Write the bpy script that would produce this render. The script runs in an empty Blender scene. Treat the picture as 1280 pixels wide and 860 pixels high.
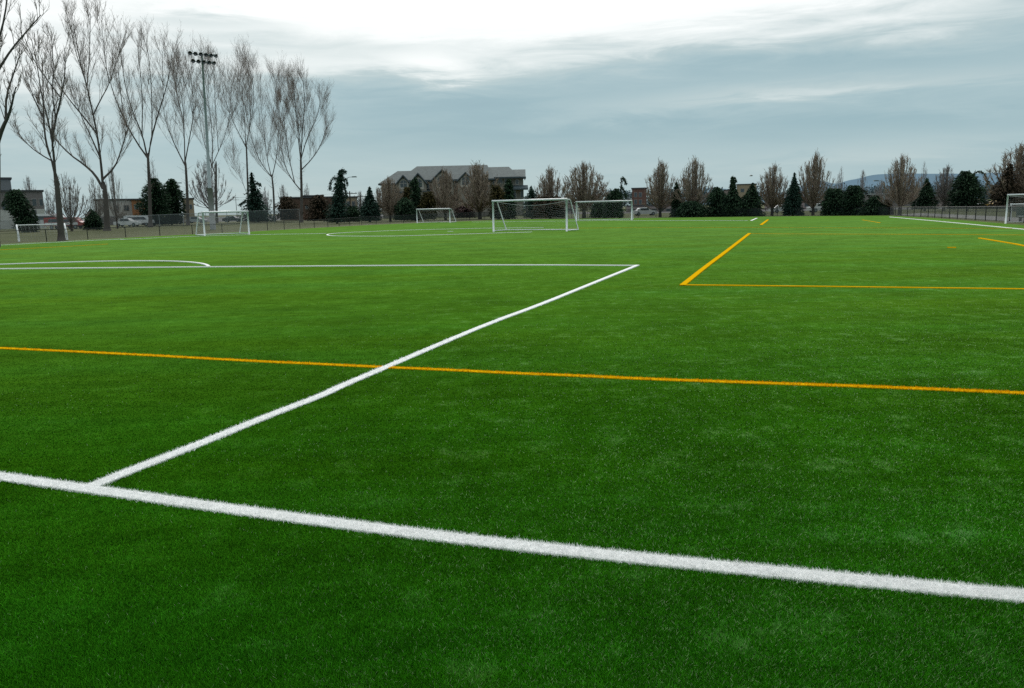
import bpy, math, random
import numpy as np
from mathutils import Vector, Matrix
R = math.radians
S = bpy.context.scene
COL = S.collection
random.seed(7)
rng = np.random.default_rng(11)

# ------------------------------------------------------------------ camera
F = 980.0; CH = 1.8; ROLL = math.atan(0.0217); PITCH = math.atan(169/980)
f0 = Vector((0, math.cos(PITCH), -math.sin(PITCH))); r0 = Vector((1, 0, 0))
u0 = Vector((0, math.sin(PITCH), math.cos(PITCH)))
cR = math.cos(ROLL)*r0 - math.sin(ROLL)*u0
cU = math.sin(ROLL)*r0 + math.cos(ROLL)*u0
CAM = Vector((0, 0, CH))
cam = bpy.data.cameras.new('camera'); camo = bpy.data.objects.new('camera', cam); COL.objects.link(camo)
cam.sensor_width = 36; cam.sensor_fit = 'HORIZONTAL'; cam.lens = 36*F/1280
cam.clip_start = 0.1; cam.clip_end = 30000
m = Matrix.Identity(4)
for i in range(3):
    m[i][0] = cR[i]; m[i][1] = cU[i]; m[i][2] = -f0[i]; m[i][3] = CAM[i]
camo.matrix_world = m
S.camera = camo

def ray(px, py):
    return f0 + cR*((px-640)/F) + cU*((430-py)/F)
def G(px, py, z=0.0):                       # sight line to ground
    d = ray(px, py); t = (z-CH)/d.z
    return CAM + d*t
def W(px, py, Y):                           # point at distance Y along +y
    d = ray(px, py); return CAM + d*(Y/d.y)

# ------------------------------------------------------------------ materials
def newmat(name):
    mt = bpy.data.materials.new(name); mt.use_nodes = True
    nt = mt.node_tree; b = nt.nodes['Principled BSDF']
    return mt, nt, b
def N(nt, t, **kw):
    n = nt.nodes.new(t)
    for k, v in kw.items():
        if k in ('operation', 'blend_type', 'data_type', 'attribute_name', 'noise_dimensions', 'interpolation_type', 'layer_name', 'invert', 'feature', 'clamp'):
            setattr(n, k, v)
        else: n.inputs[k].default_value = v
    return n
def plain(name, col, rough=0.6, var=0.12, scale=3.0, spec=0.3, metal=0.0):
    mt, nt, b = newmat(name)
    tc = N(nt, 'ShaderNodeTexCoord'); nz = N(nt, 'ShaderNodeTexNoise', Scale=scale, Detail=4.0)
    nt.links.new(tc.outputs['Object'], nz.inputs['Vector'])
    mr = N(nt, 'ShaderNodeMapRange'); mr.inputs[3].default_value = 1-var*2; mr.inputs[4].default_value = 1+var*2
    nt.links.new(nz.outputs['Fac'], mr.inputs[0])
    mx = N(nt, 'ShaderNodeVectorMath', operation='SCALE'); mx.inputs[0].default_value = col[:3]
    nt.links.new(mr.outputs[0], mx.inputs['Scale']); nt.links.new(mx.outputs[0], b.inputs['Base Color'])
    b.inputs['Roughness'].default_value = rough; b.inputs['Specular IOR Level'].default_value = spec
    b.inputs['Metallic'].default_value = metal
    return mt
def attr_leaf(name, dark, light, rough=0.7, spec=0.15):
    mt, nt, b = newmat(name)
    at = N(nt, 'ShaderNodeAttribute', attribute_name='tint')
    mx = N(nt, 'ShaderNodeMix', data_type='RGBA')
    mx.inputs[6].default_value = (*dark, 1); mx.inputs[7].default_value = (*light, 1)
    nt.links.new(at.outputs['Fac'], mx.inputs[0]); nt.links.new(mx.outputs[2], b.inputs['Base Color'])
    b.inputs['Roughness'].default_value = rough; b.inputs['Specular IOR Level'].default_value = spec
    return mt
def mesh_alpha(name, col, alpha, cell=0.06):
    """chain link: fine diagonal wire lattice, openings transparent"""
    mt, nt, b = newmat(name)
    b.inputs['Base Color'].default_value = (*col, 1); b.inputs['Roughness'].default_value = 0.5
    tc = N(nt, 'ShaderNodeTexCoord'); nz = N(nt, 'ShaderNodeTexNoise', Scale=1.2, Detail=3.0)
    nt.links.new(tc.outputs['Object'], nz.inputs['Vector'])
    mr = N(nt, 'ShaderNodeMapRange'); mr.inputs[3].default_value = alpha*0.7; mr.inputs[4].default_value = alpha*1.3
    nt.links.new(nz.outputs['Fac'], mr.inputs[0]); nt.links.new(mr.outputs[0], b.inputs['Alpha'])
    return mt

def mottle(nt):
    """low-frequency mottling and brushed streaks of the turf, world coordinates"""
    geo = N(nt, 'ShaderNodeNewGeometry')
    a = N(nt, 'ShaderNodeTexNoise', Scale=0.55, Detail=5.0, Roughness=0.6)
    nt.links.new(geo.outputs['Position'], a.inputs['Vector'])
    mp = N(nt, 'ShaderNodeMapping'); mp.inputs['Scale'].default_value = (0.5, 3.2, 1.0); mp.inputs['Rotation'].default_value = (0, 0, R(19))
    nt.links.new(geo.outputs['Position'], mp.inputs['Vector'])
    s = N(nt, 'ShaderNodeTexNoise', Scale=1.4, Detail=7.0, Roughness=0.7)
    nt.links.new(mp.outputs[0], s.inputs['Vector'])
    w = N(nt, 'ShaderNodeTexNoise', Scale=0.07, Detail=2.0)
    nt.links.new(geo.outputs['Position'], w.inputs['Vector'])
    return geo, a, s, w
def mixc(nt, fac, c1, c2, bt='MIX'):
    mx = N(nt, 'ShaderNodeMix', data_type='RGBA', blend_type=bt)
    for k, c in ((0, fac), (6, c1), (7, c2)):
        if hasattr(c, 'is_linked') or hasattr(c, 'links'): nt.links.new(c, mx.inputs[k])
        elif k == 0: mx.inputs[0].default_value = c
        else: mx.inputs[k].default_value = (*c, 1)
    return mx.outputs[2]
def mrange(nt, v, a, b, c, d):
    mr = N(nt, 'ShaderNodeMapRange'); nt.links.new(v, mr.inputs[0])
    for i, x in zip((1, 2, 3, 4), (a, b, c, d)): mr.inputs[i].default_value = x
    return mr.outputs[0]
def mth(nt, op, a, b=None, cl=False):
    n = N(nt, 'ShaderNodeMath', operation=op); n.use_clamp = cl
    for i, x in enumerate((a, b)):
        if x is None: continue
        if isinstance(x, (int, float)): n.inputs[i].default_value = x
        else: nt.links.new(x, n.inputs[i])
    return n.outputs[0]

GD = (0.006, 0.090, 0.0025); GM = (0.016, 0.150, 0.004); GL = (0.055, 0.190, 0.020)
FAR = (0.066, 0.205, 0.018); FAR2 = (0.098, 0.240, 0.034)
def dist_ramp(nt, fac, k=1.0):  # grazing sheen put into the base colour: lighter and yellower with distance
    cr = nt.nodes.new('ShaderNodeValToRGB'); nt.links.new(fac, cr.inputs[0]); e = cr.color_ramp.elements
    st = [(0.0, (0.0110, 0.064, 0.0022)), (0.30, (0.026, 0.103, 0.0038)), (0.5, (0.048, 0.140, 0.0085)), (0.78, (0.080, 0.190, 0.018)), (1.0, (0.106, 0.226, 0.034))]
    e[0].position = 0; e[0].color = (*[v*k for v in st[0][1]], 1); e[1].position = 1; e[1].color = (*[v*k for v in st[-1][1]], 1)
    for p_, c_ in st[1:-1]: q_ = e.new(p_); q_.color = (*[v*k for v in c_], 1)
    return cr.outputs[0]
def modulate(nt, col, geo, a, s, w, fleck=0.75):
    """patchy nap of the turf: broad bands, brushed streaks, blotches"""
    mp = N(nt, 'ShaderNodeMapping'); mp.inputs['Scale'].default_value = (0.05, 0.42, 1.0); mp.inputs['Rotation'].default_value = (0, 0, R(8))
    nt.links.new(geo.outputs['Position'], mp.inputs['Vector'])
    v = N(nt, 'ShaderNodeTexNoise', Scale=1.0, Detail=6.0, Roughness=0.65); nt.links.new(mp.outputs[0], v.inputs['Vector'])
    f = mth(nt, 'ADD', mrange(nt, a.outputs['Fac'], 0.3, 0.7, 0.80, 1.16), mrange(nt, s.outputs['Fac'], 0.3, 0.7, -0.16, 0.18))
    f = mth(nt, 'ADD', f, mrange(nt, v.outputs['Fac'], 0.3, 0.7, -0.08, 0.09))
    f = mth(nt, 'ADD', f, mrange(nt, w.outputs['Fac'], 0.3, 0.7, -0.07, 0.07))
    sc = N(nt, 'ShaderNodeVectorMath', operation='SCALE'); nt.links.new(col, sc.inputs[0]); nt.links.new(f, sc.inputs['Scale'])
    # worn pale flecks that also paint in glints, and fine grain
    gr = N(nt, 'ShaderNodeTexNoise', Scale=3.0, Detail=9.0, Roughness=0.82); gp = N(nt, 'ShaderNodeMapping'); gp.inputs['Scale'].default_value = (1.0, 0.8, 1.0)
    nt.links.new(geo.outputs['Position'], gp.inputs['Vector']); nt.links.new(gp.outputs[0], gr.inputs['Vector'])
    xs = N(nt, 'ShaderNodeSeparateXYZ'); nt.links.new(geo.outputs['Position'], xs.inputs[0])
    rt_ = mth(nt, 'DIVIDE', xs.outputs[0], mth(nt, 'ADD', xs.outputs[1], 2.0))       # painted glints grow stronger to the right
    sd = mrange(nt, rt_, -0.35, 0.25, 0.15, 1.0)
    fine = mrange(nt, gr.outputs['Fac'], 0.30, 0.70, 0.72, 1.30)
    s2 = N(nt, 'ShaderNodeVectorMath', operation='SCALE'); nt.links.new(sc.outputs[0], s2.inputs[0]); nt.links.new(fine, s2.inputs['Scale'])
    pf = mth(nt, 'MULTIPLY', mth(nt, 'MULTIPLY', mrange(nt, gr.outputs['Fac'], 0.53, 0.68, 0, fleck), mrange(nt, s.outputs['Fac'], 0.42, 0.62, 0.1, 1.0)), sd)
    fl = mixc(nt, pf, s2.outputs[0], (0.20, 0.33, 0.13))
    sc = N(nt, 'ShaderNodeVectorMath', operation='SCALE'); nt.links.new(fl, sc.inputs[0]); sc.inputs['Scale'].default_value = 1.0
    # yellower and bluer patches
    h = mixc(nt, mrange(nt, v.outputs['Fac'], 0.35, 0.65, 0, 1), (1.10, 1.0, 0.85), (0.92, 1.0, 1.25))
    m_ = N(nt, 'ShaderNodeVectorMath', operation='MULTIPLY'); nt.links.new(sc.outputs[0], m_.inputs[0]); nt.links.new(h, m_.inputs[1])
    return m_.outputs[0]
def turf_sheet():
    mt, nt, b = newmat('turf')
    geo, a, s, w = mottle(nt)
    lw = N(nt, 'ShaderNodeLayerWeight', Blend=0.5)  # view angle sets how much painted sheen the turf gets
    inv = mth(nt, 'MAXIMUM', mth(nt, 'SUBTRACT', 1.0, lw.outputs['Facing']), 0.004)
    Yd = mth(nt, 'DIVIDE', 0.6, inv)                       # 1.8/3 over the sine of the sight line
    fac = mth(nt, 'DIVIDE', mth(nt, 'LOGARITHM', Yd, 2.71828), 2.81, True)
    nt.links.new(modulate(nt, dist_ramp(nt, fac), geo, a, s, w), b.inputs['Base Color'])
    b.inputs['Roughness'].default_value = 0.8; b.inputs['Specular IOR Level'].default_value = 0.0
    return mt
def turf_blade():
    mt, nt, b = newmat('turf_fibres')
    geo, a, s, w = mottle(nt)
    at = N(nt, 'ShaderNodeAttribute', attribute_name='tint')
    sep = N(nt, 'ShaderNodeSeparateColor'); nt.links.new(at.outputs['Color'], sep.inputs[0])
    h, rnd, dist = sep.outputs[0], sep.outputs[1], sep.outputs[2]
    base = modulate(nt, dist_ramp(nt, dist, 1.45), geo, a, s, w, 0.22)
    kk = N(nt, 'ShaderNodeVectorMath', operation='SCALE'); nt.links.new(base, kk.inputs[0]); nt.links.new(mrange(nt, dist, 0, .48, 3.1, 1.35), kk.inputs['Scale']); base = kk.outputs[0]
    jit = N(nt, 'ShaderNodeVectorMath', operation='SCALE'); nt.links.new(base, jit.inputs[0]); nt.links.new(mrange(nt, rnd, 0, 0.97, 0.62, 1.5), jit.inputs['Scale']); base = jit.outputs[0]
    # glints painted as pale fibre tips, gathered in streaky patches towards the right of the pitch
    px = N(nt, 'ShaderNodeSeparateXYZ'); nt.links.new(geo.outputs['Position'], px.inputs[0])
    side = mrange(nt, px.outputs[0], -3.0, 3.0, 0.12, 1.0)
    base = mixc(nt, mth(nt, 'MULTIPLY', mth(nt, 'GREATER_THAN', rnd, 0.985), 0.74), base, (0.50, 0.62, 0.36))
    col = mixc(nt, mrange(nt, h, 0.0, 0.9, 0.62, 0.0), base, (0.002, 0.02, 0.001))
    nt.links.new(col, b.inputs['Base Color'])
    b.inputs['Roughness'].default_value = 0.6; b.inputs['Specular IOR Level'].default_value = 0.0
    return mt
def paint_fibre(name, c1, c2):
    mt, nt, b = newmat(name)
    at = N(nt, 'ShaderNodeAttribute', attribute_name='tint')
    sep = N(nt, 'ShaderNodeSeparateColor'); nt.links.new(at.outputs['Color'], sep.inputs[0])
    geo = N(nt, 'ShaderNodeNewGeometry'); n1 = N(nt, 'ShaderNodeTexNoise', Scale=9.0, Detail=4.0)
    nt.links.new(geo.outputs['Position'], n1.inputs['Vector'])
    f = mth(nt, 'MULTIPLY', sep.outputs[1], 0.6)
    f = mth(nt, 'ADD', f, mrange(nt, n1.outputs['Fac'], 0.3, 0.8, 0, 0.5), True)
    nt.links.new(mixc(nt, f, c1, c2), b.inputs['Base Color'])
    b.inputs['Roughness'].default_value = 0.8; b.inputs['Specular IOR Level'].default_value = 0.0
    return mt

M_TURF = turf_sheet(); M_BLADE = turf_blade()
M_WHITE = paint_fibre('white_fibres', (0.95, 0.95, 0.94), (0.87, 0.87, 0.86))
M_YEL = paint_fibre('yellow_fibres', (0.84, 0.47, 0.005), (0.70, 0.37, 0.003))
M_POST = plain('white_powder_coat', (0.80, 0.83, 0.83), 0.35, 0.05, spec=0.5)
M_NET = plain('net_cord', (0.42, 0.45, 0.44), 0.8)
M_BARK = plain('poplar_bark', (0.080, 0.070, 0.063), 0.9, 0.25, 0.8)
M_TWIG = attr_leaf('poplar_twigs', (0.13, 0.108, 0.095), (0.34, 0.27, 0.235))
M_BARK2 = plain('dark_bark', (0.045, 0.035, 0.028), 0.9, 0.25)
M_TWIG2 = attr_leaf('ornamental_twigs', (0.16, 0.125, 0.098), (0.38, 0.305, 0.235))
M_TWIG3 = attr_leaf('grey_twigs', (0.15, 0.135, 0.13), (0.32, 0.285, 0.26))
M_EVER = attr_leaf('evergreen_needles', (0.007, 0.021, 0.012), (0.050, 0.098, 0.048))
M_EVER2 = attr_leaf('blue_green_needles', (0.009, 0.027, 0.020), (0.055, 0.105, 0.075))
M_OLIVE = attr_leaf('olive_brown_foliage', (0.02, 0.024, 0.008), (0.11, 0.085, 0.03))
M_RUST = attr_leaf('rusty_foliage', (0.025, 0.020, 0.013), (0.12, 0.085, 0.055))
M_FPOST = plain('black_fence_post', (0.012, 0.016, 0.016), 0.5)
M_GPOST = plain('galvanised_steel', (0.20, 0.23, 0.24), 0.45, spec=0.5)
M_LINK_D = mesh_alpha('black_chain_link', (0.012, 0.020, 0.020), 0.42)
M_LINK_L = mesh_alpha('low_chain_link', (0.02, 0.025, 0.02), 0.30)
M_LINK_G = mesh_alpha('grey_chain_link', (0.12, 0.14, 0.15), 0.30)
M_LINK_R = mesh_alpha('slatted_chain_link', (0.05, 0.055, 0.062), 0.62)

# ------------------------------------------------------------------ object helpers
def tag(o, label=None, cat=None, group=None, kind=None):
    if label: o['label'] = label
    if cat: o['category'] = cat
    if group: o['group'] = group
    if kind: o['kind'] = kind
    return o
def empty(name, loc, rz=0.0):
    o = bpy.data.objects.new(name, None); COL.objects.link(o); o.location = loc; o.rotation_euler = (0, 0, rz)
    o.empty_display_size = 0.3
    return o
class MB:
    """collects simple shapes and links them as one mesh"""
    def __init__(s): s.v = []; s.f = []
    def add(s, vs, fs):
        k = len(s.v); s.v += [tuple(v) for v in vs]; s.f += [tuple(i+k for i in f) for f in fs]
    def box(s, c, d, rz=0.0, taper=1.0):
        x, y, z = d[0]/2, d[1]/2, d[2]/2; vs = []
        for sz in (-1, 1):
            t = 1 if sz < 0 else taper
            for sx, sy in ((-1, -1), (1, -1), (1, 1), (-1, 1)):
                a, b2 = sx*x*t, sy*y*t
                vs.append((c[0]+a*math.cos(rz)-b2*math.sin(rz), c[1]+a*math.sin(rz)+b2*math.cos(rz), c[2]+sz*z))
        s.add(vs, [(3, 2, 1, 0), (4, 5, 6, 7), (0, 1, 5, 4), (1, 2, 6, 5), (2, 3, 7, 6), (3, 0, 4, 7)])
    def tube(s, pts, rad, n=6, cap=True):
        pts = [Vector(p) for p in pts]
        if not hasattr(rad, '__len__'): rad = [rad]*len(pts)
        k = len(s.v); up = Vector((0, 0, 1))
        for i, p in enumerate(pts):
            d = (pts[min(i+1, len(pts)-1)] - pts[max(i-1, 0)])
            if d.length < 1e-9: d = Vector((0, 0, 1))
            d.normalize()
            a = d.cross(up if abs(d.z) < 0.95 else Vector((0, 1, 0))).normalized(); b = d.cross(a)
            for j in range(n):
                t = 2*math.pi*j/n; s.v.append(tuple(p + a*(rad[i]*math.cos(t)) + b*(rad[i]*math.sin(t))))
        for i in range(len(pts)-1):
            for j in range(n):
                a, b = k+i*n+j, k+i*n+(j+1) % n
                s.f.append((a, b, b+n, a+n))
        if cap:
            s.f.append(tuple(k+j for j in range(n))); s.f.append(tuple(k+(len(pts)-1)*n+j for j in reversed(range(n))))
    def poly(s, pts): s.add(pts, [tuple(range(len(pts)))])
    def build(s, name, mat, parent=None, smooth=False, loc=None):
        me = bpy.data.meshes.new(name); me.from_pydata(s.v, [], s.f); me.update()
        me.materials.append(mat)
        if smooth: me.polygons.foreach_set('use_smooth', [True]*len(me.polygons))
        o = bpy.data.objects.new(name, me); COL.objects.link(o)
        if parent: o.parent = parent
        if loc: o.location = loc
        return o
def fast_mesh(name, V, nper, mat, parent=None, tint=None, col=None):
    """V: (n*nper,3) array, faces of nper corners each"""
    V = np.asarray(V, dtype=np.float32); nv = len(V); nf = nv//nper
    me = bpy.data.meshes.new(name)
    me.vertices.add(nv); me.vertices.foreach_set('co', V.ravel())
    me.loops.add(nv); me.loops.foreach_set('vertex_index', np.arange(nv, dtype=np.int32))
    me.polygons.add(nf); me.polygons.foreach_set('loop_start', np.arange(nf, dtype=np.int32)*nper)
    try: me.polygons.foreach_set('loop_total', np.full(nf, nper, dtype=np.int32))
    except Exception: pass
    me.update(calc_edges=True)
    if tint is not None:
        a = me.attributes.new('tint', 'FLOAT', 'POINT'); a.data.foreach_set('value', np.asarray(tint, dtype=np.float32))
    if col is not None:
        a = me.attributes.new('tint', 'FLOAT_COLOR', 'POINT'); a.data.foreach_set('color', np.asarray(col, dtype=np.float32).ravel())
    me.materials.append(mat)
    o = bpy.data.objects.new(name, me); COL.objects.link(o)
    if parent: o.parent = parent
    return o
def copy_tree(o, parent=None):
    c = o.copy(); COL.objects.link(c)
    if parent: c.parent = parent
    for ch in o.children: copy_tree(ch, c)
    return c

# ------------------------------------------------------------------ ground
M_GRASS = plain('rough_grass', (0.078, 0.088, 0.022), 0.9, 0.3, 0.35)
M_LOT = plain('asphalt', (0.085, 0.085, 0.09), 0.9, 0.2, 0.2)
def sheet(name, pts, z, mat, kind='structure', label=None):
    b = MB(); b.poly([(p[0], p[1], z) for p in pts]); o = b.build(name, mat)
    tag(o, label, None, None, kind); return o
sheet('ground', [(-9000, -300), (9000, -300), (9000, 12000), (-9000, 12000)], -0.004, M_GRASS)
edge = [(-160, 314), (0, 305.5), (110, 299.8), (200, 295), (312, 289.6), (410, 284), (470, 280.8), (640, 274.4), (820, 272.2), (1000, 270.2), (1112, 269.6), (1160, 272), (1245, 278.6), (1300, 283)]
fe = [G(*p) for p in edge]
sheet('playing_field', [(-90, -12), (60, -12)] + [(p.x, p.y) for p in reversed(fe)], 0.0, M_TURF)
# parking lot beyond the trees
lot = [G(-200, 287.5), G(250, 277.5), G(470, 273), G(640, 270.0), G(640, 264.5), G(300, 270.5), G(-200, 282)]
sheet('parking_lot', [(p.x, p.y) for p in lot], 0.004, M_LOT)
path = [G(1110, 268.9), G(1162, 269.9), G(1247, 275.6), G(1300, 279), G(1300, 274), G(1240, 270), G(1150, 266.5)]
sheet('path', [(p.x, p.y) for p in path], 0.004, plain('pale_concrete', (0.30, 0.29, 0.28), 0.9))
road = [G(640, 268.5), G(1120, 262), G(1400, 259), G(1400, 257), G(1110, 259.5), G(640, 266.6)]
sheet('road', [(p.x, p.y) for p in road], 0.004, plain('road_surface', (0.16, 0.15, 0.155), 0.9))

# ------------------------------------------------------------------ field lines
LINES = [ # colour, width, label, points
 ('w', .128, 'near white touchline crossing the foreground of the turf', [(-120, 578), (0, 596.5), (160, 619), (320, 642), (480, 663), (640, 682.5), (800, 699.5), (960, 715.5), (1120, 731.5), (1280, 746.8), (1420, 760)]),
 ('w', .125, 'white box line running from the touchline away to the right', [(113, 611), (120, 606), (232.5, 562.5), (300, 535), (345, 516.7), (401, 495.5), (429, 482), (480, 460.5), (546.4, 431.8), (612.8, 404), (676.5, 380.8), (732.3, 358), (797, 332)]),
 ('w', .112, 'white line crossing the left half of the field', [(-160, 338), (0, 336.4), (160, 335), (260, 334), (480, 332.4), (650, 331.5), (796, 332.4)]),
 ('w', .112, 'white arc rising from the line on the left', [(261, 333.6), (259, 331.8), (252, 329.6), (235, 327.7), (210, 326.6), (170, 326.3), (120, 327), (70, 328.5), (0, 330.7), (-120, 335.5)]),
 ('y', .105, 'long yellow line crossing the whole near field', [(-120, 430), (0, 435.5), (160, 443), (320, 452), (400, 455.5), (480, 459.5), (560, 462.8), (640, 467), (720, 470), (800, 474), (960, 479.5), (1120, 485), (1280, 492), (1420, 498)]),
 ('y', .15, 'yellow side line of the box on the right', [(853, 357), (880, 335.5), (905, 317), (937, 292)]),
 ('y', .11, 'near yellow line of the box on the right', [(852, 356.6), (950, 357.6), (1050, 358.8), (1280, 361.6), (1420, 363)]),
 ('y', .10, 'far faint yellow line of the box on the right', [(936, 292.4), (1100, 292.9), (1280, 293.9), (1420, 295)]),
 ('y', .10, 'short yellow line running off the right edge of the field', [(1420, 338), (1280, 307.3), (1240, 300.6), (1224, 298)]),
 ('y', .16, 'short yellow dash on the far turf beyond the box corner', [(951, 281.6), (960, 274.8)]),
 ('w', .14, 'short white dash near the far fence', [(938.5, 276.2), (946, 272.9)]),
 ('y', .08, 'faint yellow dash on the far right turf', [(1078, 275), (1101, 278.8)]),
 ('y', .16, 'short yellow penalty mark inside the right box', [(1184, 310), (1195, 310)]),
 ('w', .09, 'far right white touchline beside the fence', [(1112, 271.4), (1180, 277.4), (1280, 287), (1400, 299)]),
 ('w', .12, 'large white circle on the far turf left of the nearest goal', [(665, 290.2), (625, 291.3), (580, 292.7), (537, 294), (492, 295.4), (425, 295.3), (411, 294.6), (408.5, 293.6), (411, 292.6), (425, 291.2), (450, 290), (500, 288), (550, 286.5), (612, 285.2), (680, 284.6)]),
 ('w', .07, 'faint white line left of the far circle', [(150, 299.5), (236, 295.6), (312, 293.4), (408, 292)]),
 ('y', .09, 'faint yellow line near the left fence', [(-60, 315.5), (0, 312.6), (75, 308.7), (135, 305.2)]),
 ('w', .07, 'faint white border line along the left fence', [(-60, 309.5), (0, 306.6), (69, 302.8), (155, 298.8)]),
 ('w', .09, 'thin white line across the turf before the far fence', [(590, 277.6), (760, 275.8), (935, 275.8)]),
 ('y', .03, 'faint yellow line across the far turf', [(700, 285.3), (900, 284.4), (1280, 285.8)]),
 ('w', .10, 'small white mark on the far turf inside the circle', [(560, 289.4), (567, 289.4)]),
]
def dense(pts, step=1.2):
    out = [pts[0]]
    for a, b in zip(pts, pts[1:]):
        n = max(1, int((b-a).length/step))
        for i in range(1, n+1): out.append(a.lerp(b, i/n))
    return out
# smooth the traced path, then lay the strip
def smooth(pts, it=1):
    for _ in range(it):
        q = [pts[0]]
        for a, b in zip(pts, pts[1:]):
            q += [a.lerp(b, .25), a.lerp(b, .75)]
        q.append(pts[-1]); pts = q
    return pts
line_segs = []
line_objs = []
for ci, (c, w, lab, pp) in enumerate(LINES):
    P = [G(*p) for p in pp]
    if len(P) > 3 and 'circle' in lab or 'arc' in lab: P = smooth(P, 2)
    elif len(P) > 3: P = smooth(P, 1)
    vs = []; z = (0.009 if c == 'w' else 0.007) + ci*0.0004
    for i, p in enumerate(P):
        d = (P[min(i+1, len(P)-1)] - P[max(i-1, 0)]); d.z = 0; d.normalize(); n = Vector((-d.y, d.x, 0))
        t = min(1, max(0, (p.y-10)/18)); fa_ = .45 if ('faint' in lab or 'thin' in lab) else (.5 if 'circle' in lab else 1); zz = z + .022*t*fa_; wf = w*(1+.5*min(1, max(0, (p.y-25)/40)))/2*(.8 if fa_ < .7 else 1)*(.86+.14*t)
        vs += [(p.x+n.x*wf, p.y+n.y*wf, 0), (p.x+n.x*wf*.96, p.y+n.y*wf*.96, zz), (p.x-n.x*wf*.96, p.y-n.y*wf*.96, zz), (p.x-n.x*wf, p.y-n.y*wf, 0)]
    fs = []
    for i in range(len(P)-1):
        for j_ in range(3): fs.append((4*i+j_, 4*i+j_+1, 4*i+5+j_, 4*i+4+j_))
    line_segs.append((c, w, np.array([(p.x, p.y) for p in P])))
    line_objs.append((c, lab, vs, fs))

# ------------------------------------------------------------------ turf fibres
def blades(X, Y, w, h, rngl, lean=0.5):
    n = len(X)
    az = rngl.uniform(0, 2*np.pi, n); lx = rngl.normal(0, lean, n)*h; ly = rngl.normal(-0.12, lean, n)*h
    dx, dy = np.cos(az)*w/2, np.sin(az)*w/2
    V = np.empty((n, 3, 3), np.float32)
    V[:, 0, 0] = X-dx; V[:, 0, 1] = Y-dy; V[:, 0, 2] = 0.0
    V[:, 1, 0] = X+dx; V[:, 1, 1] = Y+dy; V[:, 1, 2] = 0.0
    V[:, 2, 0] = X+lx; V[:, 2, 1] = Y+ly; V[:, 2, 2] = h
    return V.reshape(-1, 3)
y1, y2 = 2.2, 60.0
NB = 1700000
u = rng.random(NB)
# density falls with the cube of distance times width -> y ~ 1/(a+b u)
Yb = 1/(1/y1 + (1/y2-1/y1)*u)
Xb = (rng.random(NB)*2-1)*(0.70*Yb+1.2)
def near_line(X, Y, idx, margin=0.0):
    c, w, P = line_segs[idx]
    best = np.full(len(X), 1e9, np.float32)
    for a, b in zip(P, P[1:]):
        d = b-a; L2 = (d**2).sum()
        if L2 < 1e-9: continue
        t = np.clip(((X-a[0])*d[0]+(Y-a[1])*d[1])/L2, 0, 1)
        best = np.minimum(best, np.hypot(X-a[0]-t*d[0], Y-a[1]-t*d[1]))
    return best
lineid = np.full(NB, -1)
for k in range(len(LINES)):
    d = near_line(Xb, Yb, k)
    hit = d < (LINES[k][1]/2 + rng.normal(0, .007, NB))
    if LINES[k][0] == 'y': hit &= lineid < 0
    lineid[hit] = k
pix = Yb/784
wd = np.maximum(0.0023, pix*0.72)*rng.uniform(.6, 1.3, NB)
hg = rng.uniform(0.009, 0.021, NB)*np.clip(1.15-Yb/14, .22, 1)
sel = lineid < 0
distf = np.clip(np.log(Yb/3)/2.81, 0, 1)
rr = rng.random(NB)*0.97
# glints painted as pale fibres in brushed clusters, thicker on the right of the pitch
NC = 15000
yc = 1/(1/2.6+(1/34-1/2.6)*rng.random(NC)); xc = (rng.random(NC)*2-1)*(0.70*yc+.5)
keep = rng.random(NC) < np.clip(.10+.9*(xc/(yc+1)+.30)/.55, .07, 1)
yc, xc = yc[keep], xc[keep]; per = rng.integers(1, 16, len(xc))
ci_ = np.repeat(np.arange(len(xc)), per); sp_ = 0.4+yc[ci_]*.09
px_ = xc[ci_]+rng.normal(0, .26, len(ci_))*sp_; py_ = yc[ci_]+rng.normal(0, .13, len(ci_))*sp_
def cols(ix):
    n = len(ix); C = np.ones((n, 3, 4), np.float32)
    C[:, 0, 0] = 0; C[:, 1, 0] = 0; C[:, 2, 0] = 1
    C[:, :, 1] = rr[ix][:, None]; C[:, :, 2] = distf[ix][:, None]
    return C.reshape(-1, 4)
ix = np.nonzero(sel)[0]
VA = blades(Xb[ix], Yb[ix], wd[ix], hg[ix], rng); CA = cols(ix)
okp = np.ones(len(px_), bool)
for k in range(6): okp &= near_line(px_, py_, k) > LINES[k][1]/2+.01
px_, py_ = px_[okp], py_[okp]; npl = len(px_)
VP = blades(px_, py_, np.maximum(.0022, py_/784*.62)*rng.uniform(.5, 1.2, npl), rng.uniform(.008, .016, npl)*np.clip(1.1-py_/30, .4, 1), rng, .6)
CP = np.ones((npl, 3, 4), np.float32); CP[:, 0:2, 0] = .55; CP[:, :, 2] = np.clip(np.log(py_/3)/2.81, 0, 1)[:, None]
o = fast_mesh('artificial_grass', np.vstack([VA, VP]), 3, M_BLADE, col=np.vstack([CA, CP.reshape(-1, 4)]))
tag(o, 'short green artificial grass fibres covering the field', 'grass', None, 'stuff')
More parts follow.
